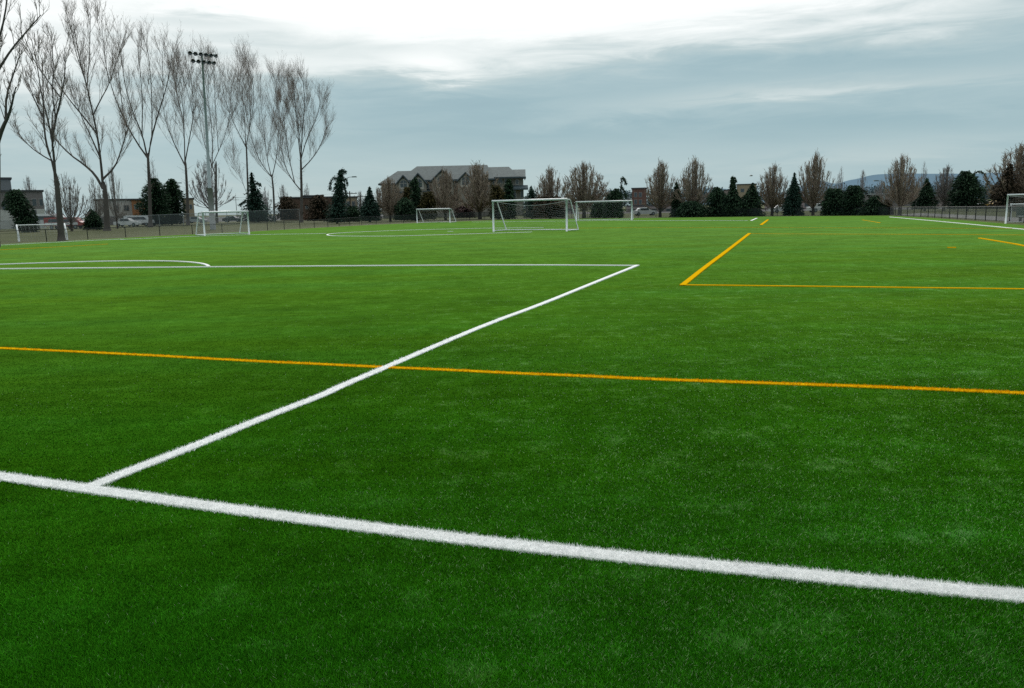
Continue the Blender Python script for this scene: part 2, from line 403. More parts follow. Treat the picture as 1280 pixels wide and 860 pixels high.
for k, (c, lab, vs, fs) in enumerate(line_objs):
    ix = np.nonzero(lineid == k)[0]
    mat = M_WHITE if c == 'w' else M_YEL
    sv = np.array(vs, np.float32); q = []
    for f in fs:
        a, b2, c2, d2 = f; q += [sv[a], sv[b2], sv[c2], sv[a], sv[c2], sv[d2]]
    q = np.array(q, np.float32); C = np.full((len(q), 4), 0.5, np.float32)
    if len(ix):
        # denser painted fibres: each sampled fibre again with a small offset
        rep = 3
        jx = np.repeat(ix, rep)
        X = Xb[jx]+rng.normal(0, 1, len(jx))*0.007; Yy = Yb[jx]+rng.normal(0, 1, len(jx))*0.007
        rr2 = rng.random(len(jx))
        BV = blades(X, Yy, wd[jx], np.maximum(hg[jx]*1.05, rng.uniform(.011, .026, len(jx))), rng, 0.45)
        CC = np.ones((len(jx), 3, 4), np.float32); CC[:, :, 1] = rr2[:, None]
        q = np.vstack([q, BV]); C = np.vstack([C, CC.reshape(-1, 4)])
    o = fast_mesh('white_field_line' if c == 'w' else 'yellow_field_line', q, 3, mat, col=C)
    tag(o, lab, None, None, 'structure')

# ------------------------------------------------------------------ goals
def goal(fl, fr, H, depth, topd, side, label, group, net_sag=0.35, bar=0.055, name='soccer_goal', nettop=True):
    """fl, fr: front post feet; side=+1 puts the net on the far side of the goal line"""
    a = Vector((fl.x, fl.y, 0)); b = Vector((fr.x, fr.y, 0))
    L = (b-a).length; rz = math.atan2(b.y-a.y, b.x-a.x)
    root = empty(name, (a.x, a.y, 0), rz)
    tag(root, label, 'soccer goal', group)
    s = side; z0 = bar+.002
    for x in (0, L):
        q = MB(); q.tube([(x, 0, 0), (x, 0, H)], bar*1.05, 8); q.build('post', M_POST, root, True)
    q = MB(); q.tube([(-bar, 0, H), (L+bar, 0, H)], bar*1.08, 8); q.build('crossbar', M_POST, root, True)
    for x in (0, L):
        q = MB(); q.tube([(x, 0, H-.01), (x, s*topd, H-.03), (x, s*(topd+.12), H-.12), (x, s*depth, z0)], bar*.62, 6); q.build('side_stay', M_POST, root, True)
        q = MB(); q.tube([(x, 0, z0), (x, s*depth, z0)], bar*.6, 6); q.build('side_ground_bar', M_POST, root, True)
    q = MB(); q.tube([(0, s*depth, z0), (L, s*depth, z0)], bar*.6, 6); q.build('rear_ground_bar', M_POST, root, True)
    # net: sagging back sheet and two side sheets, woven cords
    q = MB(); cord = 0.0027
    nx = int(L/.16); nv = 15
    def P(i, j):
        x = L*i/nx; t = j/nv; sg = net_sag*math.sin(math.pi*i/nx)**0.9
        z = (H-.06-sg)*(1-t) + z0*t
        y = s*((topd+.05)*(1-t)+depth*t) + s*(-.15)*math.sin(math.pi*t)
        return (x, y, z)
    for i in range(nx+1): q.tube([P(i, j) for j in range(0, nv+1, 3)], cord, 3, False)
    for j in range(nv+1): q.tube([P(i, j) for i in range(0, nx+1, 2)], cord, 3, False)
    q.tube([P(i, 0) for i in range(nx+1)], .017, 5, False)
    for x in (0, L):
        for k in range(1, 10):
            t = k/10; zt = H*(1-t)
            ytop = topd + (depth-topd)*t
            q.tube([(x, 0, zt), (x, s*ytop, zt)], cord, 3, False)
        for k in range(1, 10):
            y = depth*k/10; zt = H if y < topd else H*(depth-y)/(depth-topd)
            q.tube([(x, s*y, z0), (x, s*y, max(zt, .05))], cord, 3, False)
    q.build('net', M_NET, root)
    return root
GRP = 'portable white soccer goals'
goal(G(617, 289.6), G(708.5, 289.2), 2.44, 2.0, .55, 1, 'largest white soccer goal, in the middle of the far turf, its net top sagging', None, bar=.075)
goal(G(720.5, 276.2), G(789.5, 275.0), 2.52, 2.0, .45, 1, 'white soccer goal directly right of and behind the largest goal', None, .12, .075)
goal(G(521.5, 278.8), G(562.5, 278.3), 2.02, 1.6, .4, 1, 'small far white soccer goal in front of the apartment building', None, .1, .07)
goal(G(256, 295.0), G(311.5, 292.9), 2.08, 2.35, 1.1, 1, 'white soccer goal on the left beneath the floodlight mast, seen from its side', None, .45, .075)
pa = G(1257, 279.4); pb = pa + Vector((5.6, -3.6, 0))
goal(pa, pb, 2.02, 1.8, .9, 1, 'white soccer goal cut off by the right edge beside the fence', None, .25, .055)

def small_goal(foot, L, H, depth, rz, label):
    root = empty('training_goal', (foot.x, foot.y, 0), rz); tag(root, label, 'training goal', 'small training goals')
    for y in (0, L):
        q = MB(); q.tube([(0, y, 0), (0, y, H)], .032, 6); q.build('post', M_POST, root, True)
        q = MB(); q.tube([(0, y, H), (.08, y, H+.02), (depth*.75, y, H*.5), (depth*.8, y, H*.38), (depth*.8, y, .03)], .062, 6); q.build('side_frame', M_POST, root, True)
        q = MB(); q.tube([(0, y, .04), (depth*.8, y, .04)], .045, 6); q.build('ground_bar', M_POST, root, True)
    q = MB(); q.tube([(0, 0, H), (0, L, H)], .048, 6); q.build('crossbar', M_POST, root, True)
    q = MB()
    for k in range(13):
        y = L*k/12; q.tube([(0.05, y, H), (depth*.75, y, H*.5), (depth*.8, y, .05)], .005, 3, False)
    for k in range(8):
        t = k/8; q.tube([(depth*.75*t, 0, H*(1-.5*t)), (depth*.75*t, L, H*(1-.5*t))], .005, 3, False)
    for k in range(4): q.tube([(depth*.78, 0, .1+k*.16), (depth*.78, L, .1+k*.16)], .005, 3, False)
    q.build('net', M_NET, root)
    return root
g1 = G(23, 302.2); g2 = G(66, 300.6)
dv = g2-g1
small_goal(g1, 3.45, 1.34, 1.0, R(-53), 'small white training goal with sloping frame against the left fence')
g1 = G(1262, 275.5); g2 = G(1300, 275.2); dv = g2-g1
o = small_goal(g1, dv.length, 1.30, -1.4, math.atan2(dv.y, dv.x)-math.pi/2, 'small white training goal standing behind the goal at the right edge')
# bench by the right fence
bp = G(1277, 277.4)
root = empty('bench', (bp.x, bp.y, 0), R(-14)); tag(root, 'dark green bench shelter box with white seat at the right edge', 'bench')
q = MB(); q.box((1, .3, .42), (2.4, .4, .07)); q.build('seat', M_POST, root)
q = MB(); q.box((1, .62, .75), (2.4, .06, .85)); q.box((1, .62, 1.2), (2.5, .1, .06)); q.build('backrest', plain('green_board', (.01, .05, .035), .5), root)
for x in (0, 2): q = MB(); q.box((x, .3, .19), (.08, .35, .38)); q.build('leg', M_FPOST, root)

# ------------------------------------------------------------------ fences
def fence(pts, spacing, label, mlink, mpost, rail=.025, pr=.035, name='chain_link_fence', skip=0):
    P = [(G(x, b), t, x) for x, b, t in pts]
    V = []
    for (g, t, x) in P: V.append((g, W(x, t, g.y).z))
    root = empty(name, V[0][0]); org = V[0][0].copy(); root.location = org
    tag(root, label, 'fence')
    q = MB(); r = MB(); posts = []
    for (a, ha), (b, hb) in zip(V, V[1:]):
        L = (b-a).length; n = max(1, round(L/spacing))
        for i in range(n):
            t = i/n; p = a.lerp(b, t)-org; h = ha*(1-t)+hb*t; posts.append((p, h))
        a1, b1 = a-org, b-org
        q.add([(a1.x, a1.y, .03), (b1.x, b1.y, .03), (b1.x, b1.y, hb-.02), (a1.x, a1.y, ha-.02)], [(0, 1, 2, 3)])
        r.tube([(a1.x, a1.y, ha), (b1.x, b1.y, hb)], rail, 5)
    posts.append((V[-1][0]-org, V[-1][1]))
    q.build('mesh_panel', mlink, root); r.build('top_rail', mpost, root)
    proto = None
    for p, h in posts[:100]:
        if proto is None:
            c = MB(); c.tube([(0, 0, -.05), (0, 0, 1)], pr, 6); c.tube([(0, 0, 1), (0, 0, 1.02)], [pr*1.2, pr*.4], 6)
            proto = c.build('post', mpost, root); o = proto
        else:
            o = proto.copy(); COL.objects.link(o); o.parent = root
        o.location = (p.x, p.y, 0); o.scale = (1, 1, h+.03)
    return root
fence([(-60, 308.6, 290.5), (0, 305.2, 289), (110, 299.2, 285.5), (200, 294.6, 282.5), (312, 289.2, 278.6), (410, 283.6, 274), (450, 281.3, 271.5)], 3.4, 'low black chain link fence along the left edge of the turf', M_LINK_L, M_FPOST)
fence([(-60, 291, 278.5), (20, 288.6, 275.3), (110, 286.5, 272), (200, 284.2, 268.6), (310, 280.4, 264), (375, 278.5, 261.3)], 4.5, 'taller grey chain link fence behind the strip of rough grass on the left', M_LINK_G, M_GPOST, .03, .04)
fence([(452, 281.0, 271.3), (550, 276.8, 267), (640, 274.0, 263.7), (820, 271.8, 261), (1000, 269.8, 260.2), (1110, 269.0, 259)], 3.2, 'dark chain link fence along the far end of the field', M_LINK_D, M_FPOST)
fence([(1112, 269.3, 259), (1160, 271.5, 258.8), (1245, 276.6, 258.2), (1300, 279.6, 257.4)], 2.6, 'grey slatted chain link fence along the right side of the field', M_LINK_R, M_FPOST, .03, .04)

# ------------------------------------------------------------------ tree generators
class TW:
    """many thin tapering twigs as crossed-triangle prisms"""
    def __init__(s): s.v = []; s.t = []
    def seg(s, a, b, ra, rb, tint):
        d = b-a; L = d.length
        if L < 1e-6: return
        d /= L
        u = d.cross(Vector((0.31, 0.93, 0.2))); u.normalize(); w = d.cross(u)
        ca = [u, u*-.5+w*.866, u*-.5-w*.866]
        for i in range(3):
            p, q = ca[i], ca[(i+1) % 3]
            s.v += [a+p*ra, a+q*ra, b+q*rb, b+p*rb]; s.t += [tint]*4
    def path(s, pts, r1, r2, tint):
        n = len(pts)-1
        for i in range(n):
            s.seg(pts[i], pts[i+1], r1+(r2-r1)*i/n, r1+(r2-r1)*(i+1)/n, tint)
    def quad(s, p, size, rnd, tint):
        u = Vector((rnd.gauss(0, 1), rnd.gauss(0, 1), rnd.gauss(0, 1))).normalized()
        w = u.cross(Vector((rnd.gauss(0, 1), rnd.gauss(0, 1), rnd.gauss(0, 1)))).normalized()
        s.v += [p, p+u*size, p+u*size+w*size*.6, p+w*size*.6]; s.t += [tint]*4
    def build(s, name, mat, parent):
        return fast_mesh(name, np.array([tuple(v) for v in s.v], np.float32), 4, mat, parent, tint=s.t)
def curve_pts(p, d, L, rnd, n=4, up=.25, wob=.12):
    pts = [p.copy()]; d = d.normalized()
    for i in range(n):
        d = (d + Vector((rnd.gauss(0, wob), rnd.gauss(0, wob), up+rnd.gauss(0, wob*.5)))).normalized()
        pts.append(pts[-1]+d*(L/n))
    return pts
def poplar(base, trunk, limbs, rt, label, seed, dens=1.0):
    rnd = random.Random(seed)
    g = G(*base); Y = g.y; mpp = Y/F
    root = empty('poplar_tree', (g.x, g.y, 0)); tag(root, label, 'tree', None)
    def loc(px, py, dy=0.0):
        p = W(px, py, Y); return Vector((p.x-g.x, dy, p.z))
    tp = [loc(*base)] + [loc(*p) for p in trunk]; tp[0].z = -.1
    q = MB(); st_ = smooth(tp, 1); n = len(st_); up_ = (st_[-1]-st_[-2]).normalized()*rt*2.2
    q.tube(st_+[st_[-1]+up_*.5, st_[-1]+up_], [rt*(1.3 if i == 0 else 1.0-.42*i/(n-1)) for i in range(n)]+[rt*.40, rt*.12], 9)
    q.build('trunk', M_BARK, root, True)
    b = MB(); tw = TW(); done = []
    crown_d = 26*mpp
    for li, lm in enumerate(limbs):
        rs = lm[0]; pts_px = lm[1]
        off = rnd.uniform(-1, 1)*crown_d; r_lo = .55+.45*rnd.random()
        P = []
        s0 = loc(*pts_px[0]); best = (1e9, 0.0, rt*.8)
        for (Q, rq) in done:
            for a_, b_, ra_, rb_ in zip(Q, Q[1:], rq, rq[1:]):
                for u_ in (0, .25, .5, .75, 1):
                    c_ = a_.lerp(b_, u_); dd_ = math.hypot(c_.x-s0.x, c_.z-s0.z)
                    if dd_ < best[0]: best = (dd_, c_, ra_+(rb_-ra_)*u_)
        start_y = 0.0; rcap = rt*.8
        if best[0] < mpp*9 and done: s0 = best[1].copy(); start_y = s0.y; rcap = best[2]*.85
        P.append(s0)
        for i, p in enumerate(pts_px[1:]):
            t = (i+1)/(len(pts_px)-1); P.append(loc(p[0], p[1], start_y+off*t**1.1))
        P = smooth(P, 1); m_ = len(P)
        r0_ = min(rt*rs*.80, rcap)
        rad = [r0_*(1-.90*(i/(m_-1))**.7)+.018 for i in range(m_)]
        done.append((P, rad))
        b.tube(P, rad, 6)
        Ls = sum((P[i+1]-P[i]).length for i in range(m_-1))
        # secondary branches
        nsec = int((5+Ls/ (mpp*9))*dens)
        for k in range(nsec):
            t = .20+.78*((k+rnd.random())/nsec); f = t*(m_-1); i = min(int(f), m_-2); p = P[i].lerp(P[i+1], f-i)
            d = (P[i+1]-P[i]).normalized()
            sid = Vector((rnd.gauss(0, 1), rnd.gauss(0, .8), rnd.uniform(-.1, .4))).normalized()
            L = mpp*rnd.uniform(14, 38)*(1.3-.7*t)
            sp = curve_pts(p, d*1.0+sid*.66, L, rnd, 4, .19, .07)
            r = min(max(.02, rad[i]*.30), .05); tw.path(sp, r, .013, rnd.random()*.5)
            nt_ = int(9*dens+1)
            for j in range(nt_):
                tt = .2+.8*rnd.random(); f2 = tt*4; i2 = min(int(f2), 3); p2 = sp[i2].lerp(sp[i2+1], f2-i2)
                d2 = (sp[i2+1]-sp[i2]).normalized()
                s2 = Vector((rnd.gauss(0, 1), rnd.gauss(0, 1), rnd.uniform(-.1, .6))).normalized()
                L2 = mpp*rnd.uniform(6, 19)
                tp2 = curve_pts(p2, d2+s2*.48, L2, rnd, 3, .18, .10)
                tw.path(tp2, .014, .008, rnd.random())
                for e in range(3):
                    p3 = tp2[1].lerp(tp2[3], rnd.random())
                    d3 = (tp2[3]-tp2[2]).normalized()+Vector((rnd.gauss(0, .6), rnd.gauss(0, .6), rnd.uniform(0, .5)))
                    tw.seg(p3, p3+d3.normalized()*mpp*rnd.uniform(3, 8.5), .010, .006, rnd.random())
                    if rnd.random() < .3: tw.quad(p3+d3.normalized()*mpp*rnd.uniform(1.5, 5), mpp*rnd.uniform(.3, .6), rnd, rnd.uniform(.1, 1))
    # short epicormic shoots on the trunk
    for k in range(26):
        f = rnd.uniform(.45, 1)*(len(tp)-1); i = min(int(f), len(tp)-2); p = tp[i].lerp(tp[i+1], f-i)
        a = rnd.uniform(0, 6.28); tw.path(curve_pts(p, Vector((math.cos(a), math.sin(a), .5)), mpp*rnd.uniform(4, 13), rnd, 3, .1, .2), .02, .009, rnd.random())
    b.build('limbs', M_BARK, root, True); tw.build('crown', M_TWIG, root)
    return root
poplar((-7, 309), [(-5, 260), (-4, 205), (-4, 176)], [
  (.7, [(-4, 180), (6, 160), (17, 145), (25, 127), (32, 112)]), (.7, [(-4, 176), (0, 140), (3, 115), (7, 80), (8, 45), (5, 5), (10, -25)]),
  (.5, [(5, 90), (20, 62), (35, 40), (50, 18)]), (.6, [(-4, 176), (-18, 140), (-25, 100), (-30, 60), (-28, 10)]), (.5, [(3, 115), (-4, 70), (-8, 30), (-6, -30)]), (.4, [(8, 60), (18, 25), (24, -10), (30, -30)]),
  (.4, [(-3, 205), (-16, 185), (-30, 165)]), (.35, [(7, 150), (10, 120), (18, 90), (22, 70)])], .30,
  'bare poplar mostly cut off by the left edge of the photo', 1, .55)
poplar((77, 301), [(74, 262), (72, 240), (71, 226)], [
  (.62, [(70, 232), (66, 210), (55, 185), (49, 165), (45, 135), (42, 105), (38, 68)]), (.7, [(71, 228), (69, 195), (69, 178), (76, 150), (85, 125), (93, 95), (95, 65)]),
  (.45, [(69, 180), (62, 150), (52, 120), (45, 85), (35, 48)]), (.5, [(69, 178), (66, 150), (65, 135), (69, 122)]), (.22, [(62, 202), (48, 193), (34, 183), (22, 170)]),
  (.3, [(46, 145), (34, 125), (24, 102)]), (.3, [(85, 125), (72, 105), (58, 82), (50, 55)]), (.25, [(76, 150), (72, 120), (74, 85), (72, 48)])], .27,
  'bare poplar rising beside the small training goal, leaning left', 2, .62)
poplar((134, 288.5), [(133, 262), (131, 236)], [
  (.62, [(129, 236), (120, 218), (108, 206), (92, 194), (75, 175), (66, 155)]), (.85, [(131, 236), (127, 205), (124, 175), (119, 145), (112, 110), (103, 75), (97, 32)]),
  (.45, [(122, 168), (108, 150), (90, 130), (72, 108), (60, 88), (56, 62)]), (.5, [(119, 145), (126, 125), (135, 105), (142, 75), (150, 42)]), (.55, [(133, 226), (142, 209), (147, 190), (152, 165), (158, 138)]),
  (.4, [(116, 125), (108, 98), (94, 62), (86, 22)]), (.3, [(126, 196), (112, 168), (98, 142), (90, 120)]), (.45, [(112, 110), (117, 72), (120, 20)]), (.3, [(135, 105), (132, 70), (132, 28)]), (.3, [(147, 190), (152, 178), (156, 170), (160, 150)])], .44,
  'tallest bare poplar on the left with a low crooked side limb', 3, .9)
poplar((188, 284), [(187, 240), (185, 197)], [
  (.62, [(185, 198), (172, 178), (157, 148), (147, 118), (140, 88)]), (.6, [(185, 197), (181, 170), (171, 140), (165, 110), (163, 68)]), (.62, [(186, 198), (190, 172), (198, 145), (207, 120), (214, 95), (219, 62)]),
  (.5, [(190, 172), (192, 140), (192, 100), (188, 50)]), (.45, [(181, 170), (180, 125), (176, 85), (172, 55)]), (.35, [(206, 122), (203, 95), (200, 62)]), (.3, [(157, 148), (154, 115), (150, 82), (152, 65)])], .34,
  'slim bare poplar in front of the dark pines', 4, .85)
poplar((235, 281.5), [(234, 240), (232, 205)], [
  (.5, [(232, 208), (218, 182), (206, 155), (200, 128)]), (.6, [(232, 205), (228, 165), (222, 140), (212, 115), (206, 84)]), (.55, [(233, 205), (238, 172), (244, 145), (244, 110), (240, 82)]),
  (.45, [(229, 165), (231, 130), (227, 95)]), (.3, [(212, 115), (214, 95), (218, 78)]), (.3, [(244, 145), (240, 120), (235, 95)])], .32,
  'bare poplar just left of the floodlight mast', 5, 1.1)
poplar((271, 279), [(270, 240), (270, 205)], [
  (.5, [(269, 218), (258, 192), (249, 170), (243, 142)]), (.55, [(270, 205), (266, 165), (262, 125), (258, 88)]), (.55, [(270, 205), (278, 172), (283, 140), (282, 100)]),
  (.5, [(270, 190), (271, 140), (272, 84)]), (.3, [(262, 125), (266, 100), (268, 82)]), (.3, [(280, 160), (288, 130), (290, 100)])], .32,
  'bare poplar directly right of the floodlight mast', 6, 1.15)
poplar((311, 277), [(310, 240), (308, 183)], [
  (.5, [(308, 185), (300, 168), (290, 147), (282, 120), (279, 92)]), (.55, [(308, 183), (304, 150), (298, 118), (293, 82)]), (.5, [(309, 183), (312, 152), (309, 120), (306, 92)]),
  (.22, [(309, 243), (301, 226), (291, 208), (286, 196)]), (.3, [(298, 118), (302, 98), (303, 80)]), (.35, [(309, 165), (318, 140), (322, 112), (320, 92)])], .30,
  'bare poplar with a thin stray branch low on its left', 7, 1.15)
poplar((343, 276), [(342, 240), (340, 221)], [
  (.5, [(340, 222), (327, 204), (319, 182), (313, 152), (310, 128)]), (.55, [(340, 221), (332, 196), (328, 170), (322, 138), (319, 90)]), (.6, [(341, 221), (346, 200), (350, 175), (351, 140), (346, 98)]),
  (.45, [(332, 196), (335, 155), (337, 92)]), (.35, [(350, 165), (357, 140), (358, 112)]), (.25, [(342, 150), (340, 120), (342, 95)]), (.2, [(340, 224), (322, 207), (312, 192)])], .30,
  'bare poplar second from the right end of the row', 8, 1.15)
poplar((377, 278), [(377, 240), (376, 200)], [
  (.5, [(376, 238), (366, 226), (357, 210), (352, 186), (350, 165)]), (.35, [(369, 229), (362, 197), (358, 163), (356, 135)]), (.5, [(376, 200), (370, 165), (365, 140), (360, 108)]),
  (.55, [(376, 200), (380, 160), (385, 130), (385, 104)]), (.45, [(377, 212), (390, 200), (402, 184), (411, 160)]), (.4, [(376, 205), (385, 172), (398, 150), (405, 126)]), (.35, [(376, 190), (375, 150), (373, 106)])], .32,
  'rightmost bare poplar of the row, with a broad rounded crown', 9, 1.15)

# round ornamental bare trees (unit prototypes, then copies)
def round_tree_mesh(seed, full=1.0, nst=130, slim=0.5):
    """height 1, half width slim*0.5"""
    rnd = random.Random(seed); q = MB(); tw = TW()
    q.tube([(0, 0, -.01), (0, 0, .1), (0, 0, .22)], [.022, .017, .012], 7)
    def prof(z):                        # half width at height z
        z = max(0, min(1, z))
        if z < .36: return slim*.5*math.sin(math.pi/2*min(1, (z+.06)/.38))**.6
        return slim*.5*(1-((z-.36)/.655)**2.3)
    lim = []
    for k in range(nst):
        a = rnd.uniform(0, 6.283); zt = .2+.79*rnd.random()**.75 ; rr_ = prof(zt)*rnd.uniform(.72, .97) if k % 3 else prof(zt)*rnd.uniform(.1, .7)
        e = Vector((rr_*math.cos(a), rr_*math.sin(a), zt+rnd.uniform(-.03, .02)))
        s = Vector((rnd.gauss(0, .004), rnd.gauss(0, .004), rnd.uniform(.10, .24)))
        m1 = s.lerp(e, .4)+Vector((e.x*.28, e.y*.28, 0))+Vector((rnd.gauss(0, .008), rnd.gauss(0, .008), 0))
        m2 = s.lerp(e, .75)+Vector((e.x*.14, e.y*.14, 0))
        P = smooth([s, m1, m2, e], 1)
        tw.path(P, .0046, .0012, rnd.random()*.4)
        for j in range(10):
            f = rnd.uniform(.25, 1)*(len(P)-1); i = min(int(f), len(P)-2); p = P[i].lerp(P[i+1], f-i)
            d = (P[i+1]-P[i]).normalized()+Vector((rnd.gauss(0, .3), rnd.gauss(0, .3), .3))
            L = rnd.uniform(.04, .12); c = curve_pts(p, d, L, rnd, 3, .2, .1)
            tw.path(c, .0026, .0012, rnd.random())
            for e_ in range(4):
                p3 = c[0].lerp(c[3], rnd.random()); d3 = (c[3]-c[0]).normalized()+Vector((rnd.gauss(0, .5), rnd.gauss(0, .5), .3))
                tw.seg(p3, p3+d3.normalized()*rnd.uniform(.015, .05), .0014, .0008, rnd.random())
    return q, tw
def make_round(seed, mat, slim, name='ornamental_tree', nst=125):
    q, tw = round_tree_mesh(seed, nst=nst, slim=slim)
    root = empty(name, (0, 0, 0)); q.build('trunk', M_BARK2, root, True); tw.build('crown', mat, root)
    return root
protos = {}
def round_tree(px, ytop, wpx, ybase, label, kind=0, group=None, mat=M_TWIG2, name='ornamental_tree', cat='tree'):
    g = G(px, ybase); top = W(px, ytop, g.y); H = top.z
    width = wpx*g.y/F; key = (kind, mat.name)
    if key not in protos:
        protos[key] = make_round(100+kind, mat, .5 if kind < 4 else .62, name, 125 if kind < 4 else 46); o = protos[key]
    else: o = copy_tree(protos[key])
    o.location = (g.x, g.y, 0); s = width/(.385 if kind < 4 else .46)
    o.scale = (s, s, H); o.rotation_euler = (0, 0, 0.7*px)
    tag(o, label, cat, group); return o
RT = 'bare rounded trees beyond the far fence'
for a in [
  (488, 222, 31, 276.8, 'bare brown tree standing before the left end of the apartment building', 0),
  (557, 214, 38, 275.2, 'bare brown tree before the middle gable of the apartment building', 1),
  (600, 207, 50, 274.0, 'wide bare brown tree before the right half of the apartment building', 2),
  (688, 212, 36, 273.0, 'smaller bare round tree above the left goal post of the rear goal', 3),
  (730, 204, 52, 272.6, 'broad bare brown tree behind the second goal', 0),
  (825, 204, 38, 271.6, 'bare tree left of a pair, beyond the far fence right of the goals', 1),
  (866, 201, 38, 271.0, 'bare tree right of a pair, with trunk showing at the fence', 2),
  (965, 209, 38, 269.6, 'bare rounded tree between the tall narrow hedge and the pointed conifer', 3),
  (1016, 194, 38, 269.2, 'tallest bare tree beyond the far fence, right of the pointed conifer', 1),
  (1124, 195, 38, 268.7, 'lone bare tree at the corner where the two fences meet', 0)]:
    round_tree(*a, group=RT)
round_tree(1180, 210, 28, 263.5, 'thin pale bare tree between the small conifer and the drooping cedar', 3, None, M_TWIG3, 'bare_tree')
round_tree(1274, 184, 66, 263.5, 'large reddish bare tree at the right edge above the goal', 2, None, M_TWIG2, 'bare_tree')
# small grey bare trees behind the poplars
for a in [(90, 220, 38, 289.0, 'spreading bare grey tree left of the tallest poplar', 4), (122, 226, 26, 285.5, 'thin bare grey tree just left of the tallest poplar trunk', 5),
          (147, 211, 22, 286.0, 'slender bare tree just right of the tallest poplar trunk', 6), (197, 206, 16, 276.0, 'bare tip of a grey tree rising behind the dark pines', 5),
          (42, 222, 18, 281.0, 'slender grey tree behind the left building', 6), (265, 199, 44, 272.5, 'dense bare grey tree behind the floodlight mast', 4),
          (334, 236, 18, 272.0, 'faint low grey tree between two poplars at the right of the row', 5), (64, 238, 18, 284, 'low faint bare tree just left of the leaning poplar', 4), (356, 232, 14, 271.0, 'thin faint bare tree behind the brown building', 6),
          (386, 232, 12, 271.0, 'thin faint bare tree right of the last poplar', 5), (452, 240, 16, 274.0, 'thin bare tree behind the blue green conifer', 6),
          (1049, 212, 12, 262.0, 'thin distant bare tree right of the tallest round tree', 5), (1076, 214, 14, 262.0, 'thin distant bare tree above the wide dark hedge', 6), (1100, 226, 18, 262.0, 'low distant bare tree left of the corner tree', 4),
          (1152, 206, 12, 262.0, 'wispy distant tree right of the corner tree', 5), (1140, 228, 20, 262.5, 'faint bare tree behind the corner tree', 4), (474, 236, 20, 275.5, 'thin bare tree at the left corner of the apartment building', 6)]:
    round_tree(*a, None, M_TWIG3, 'bare_tree')

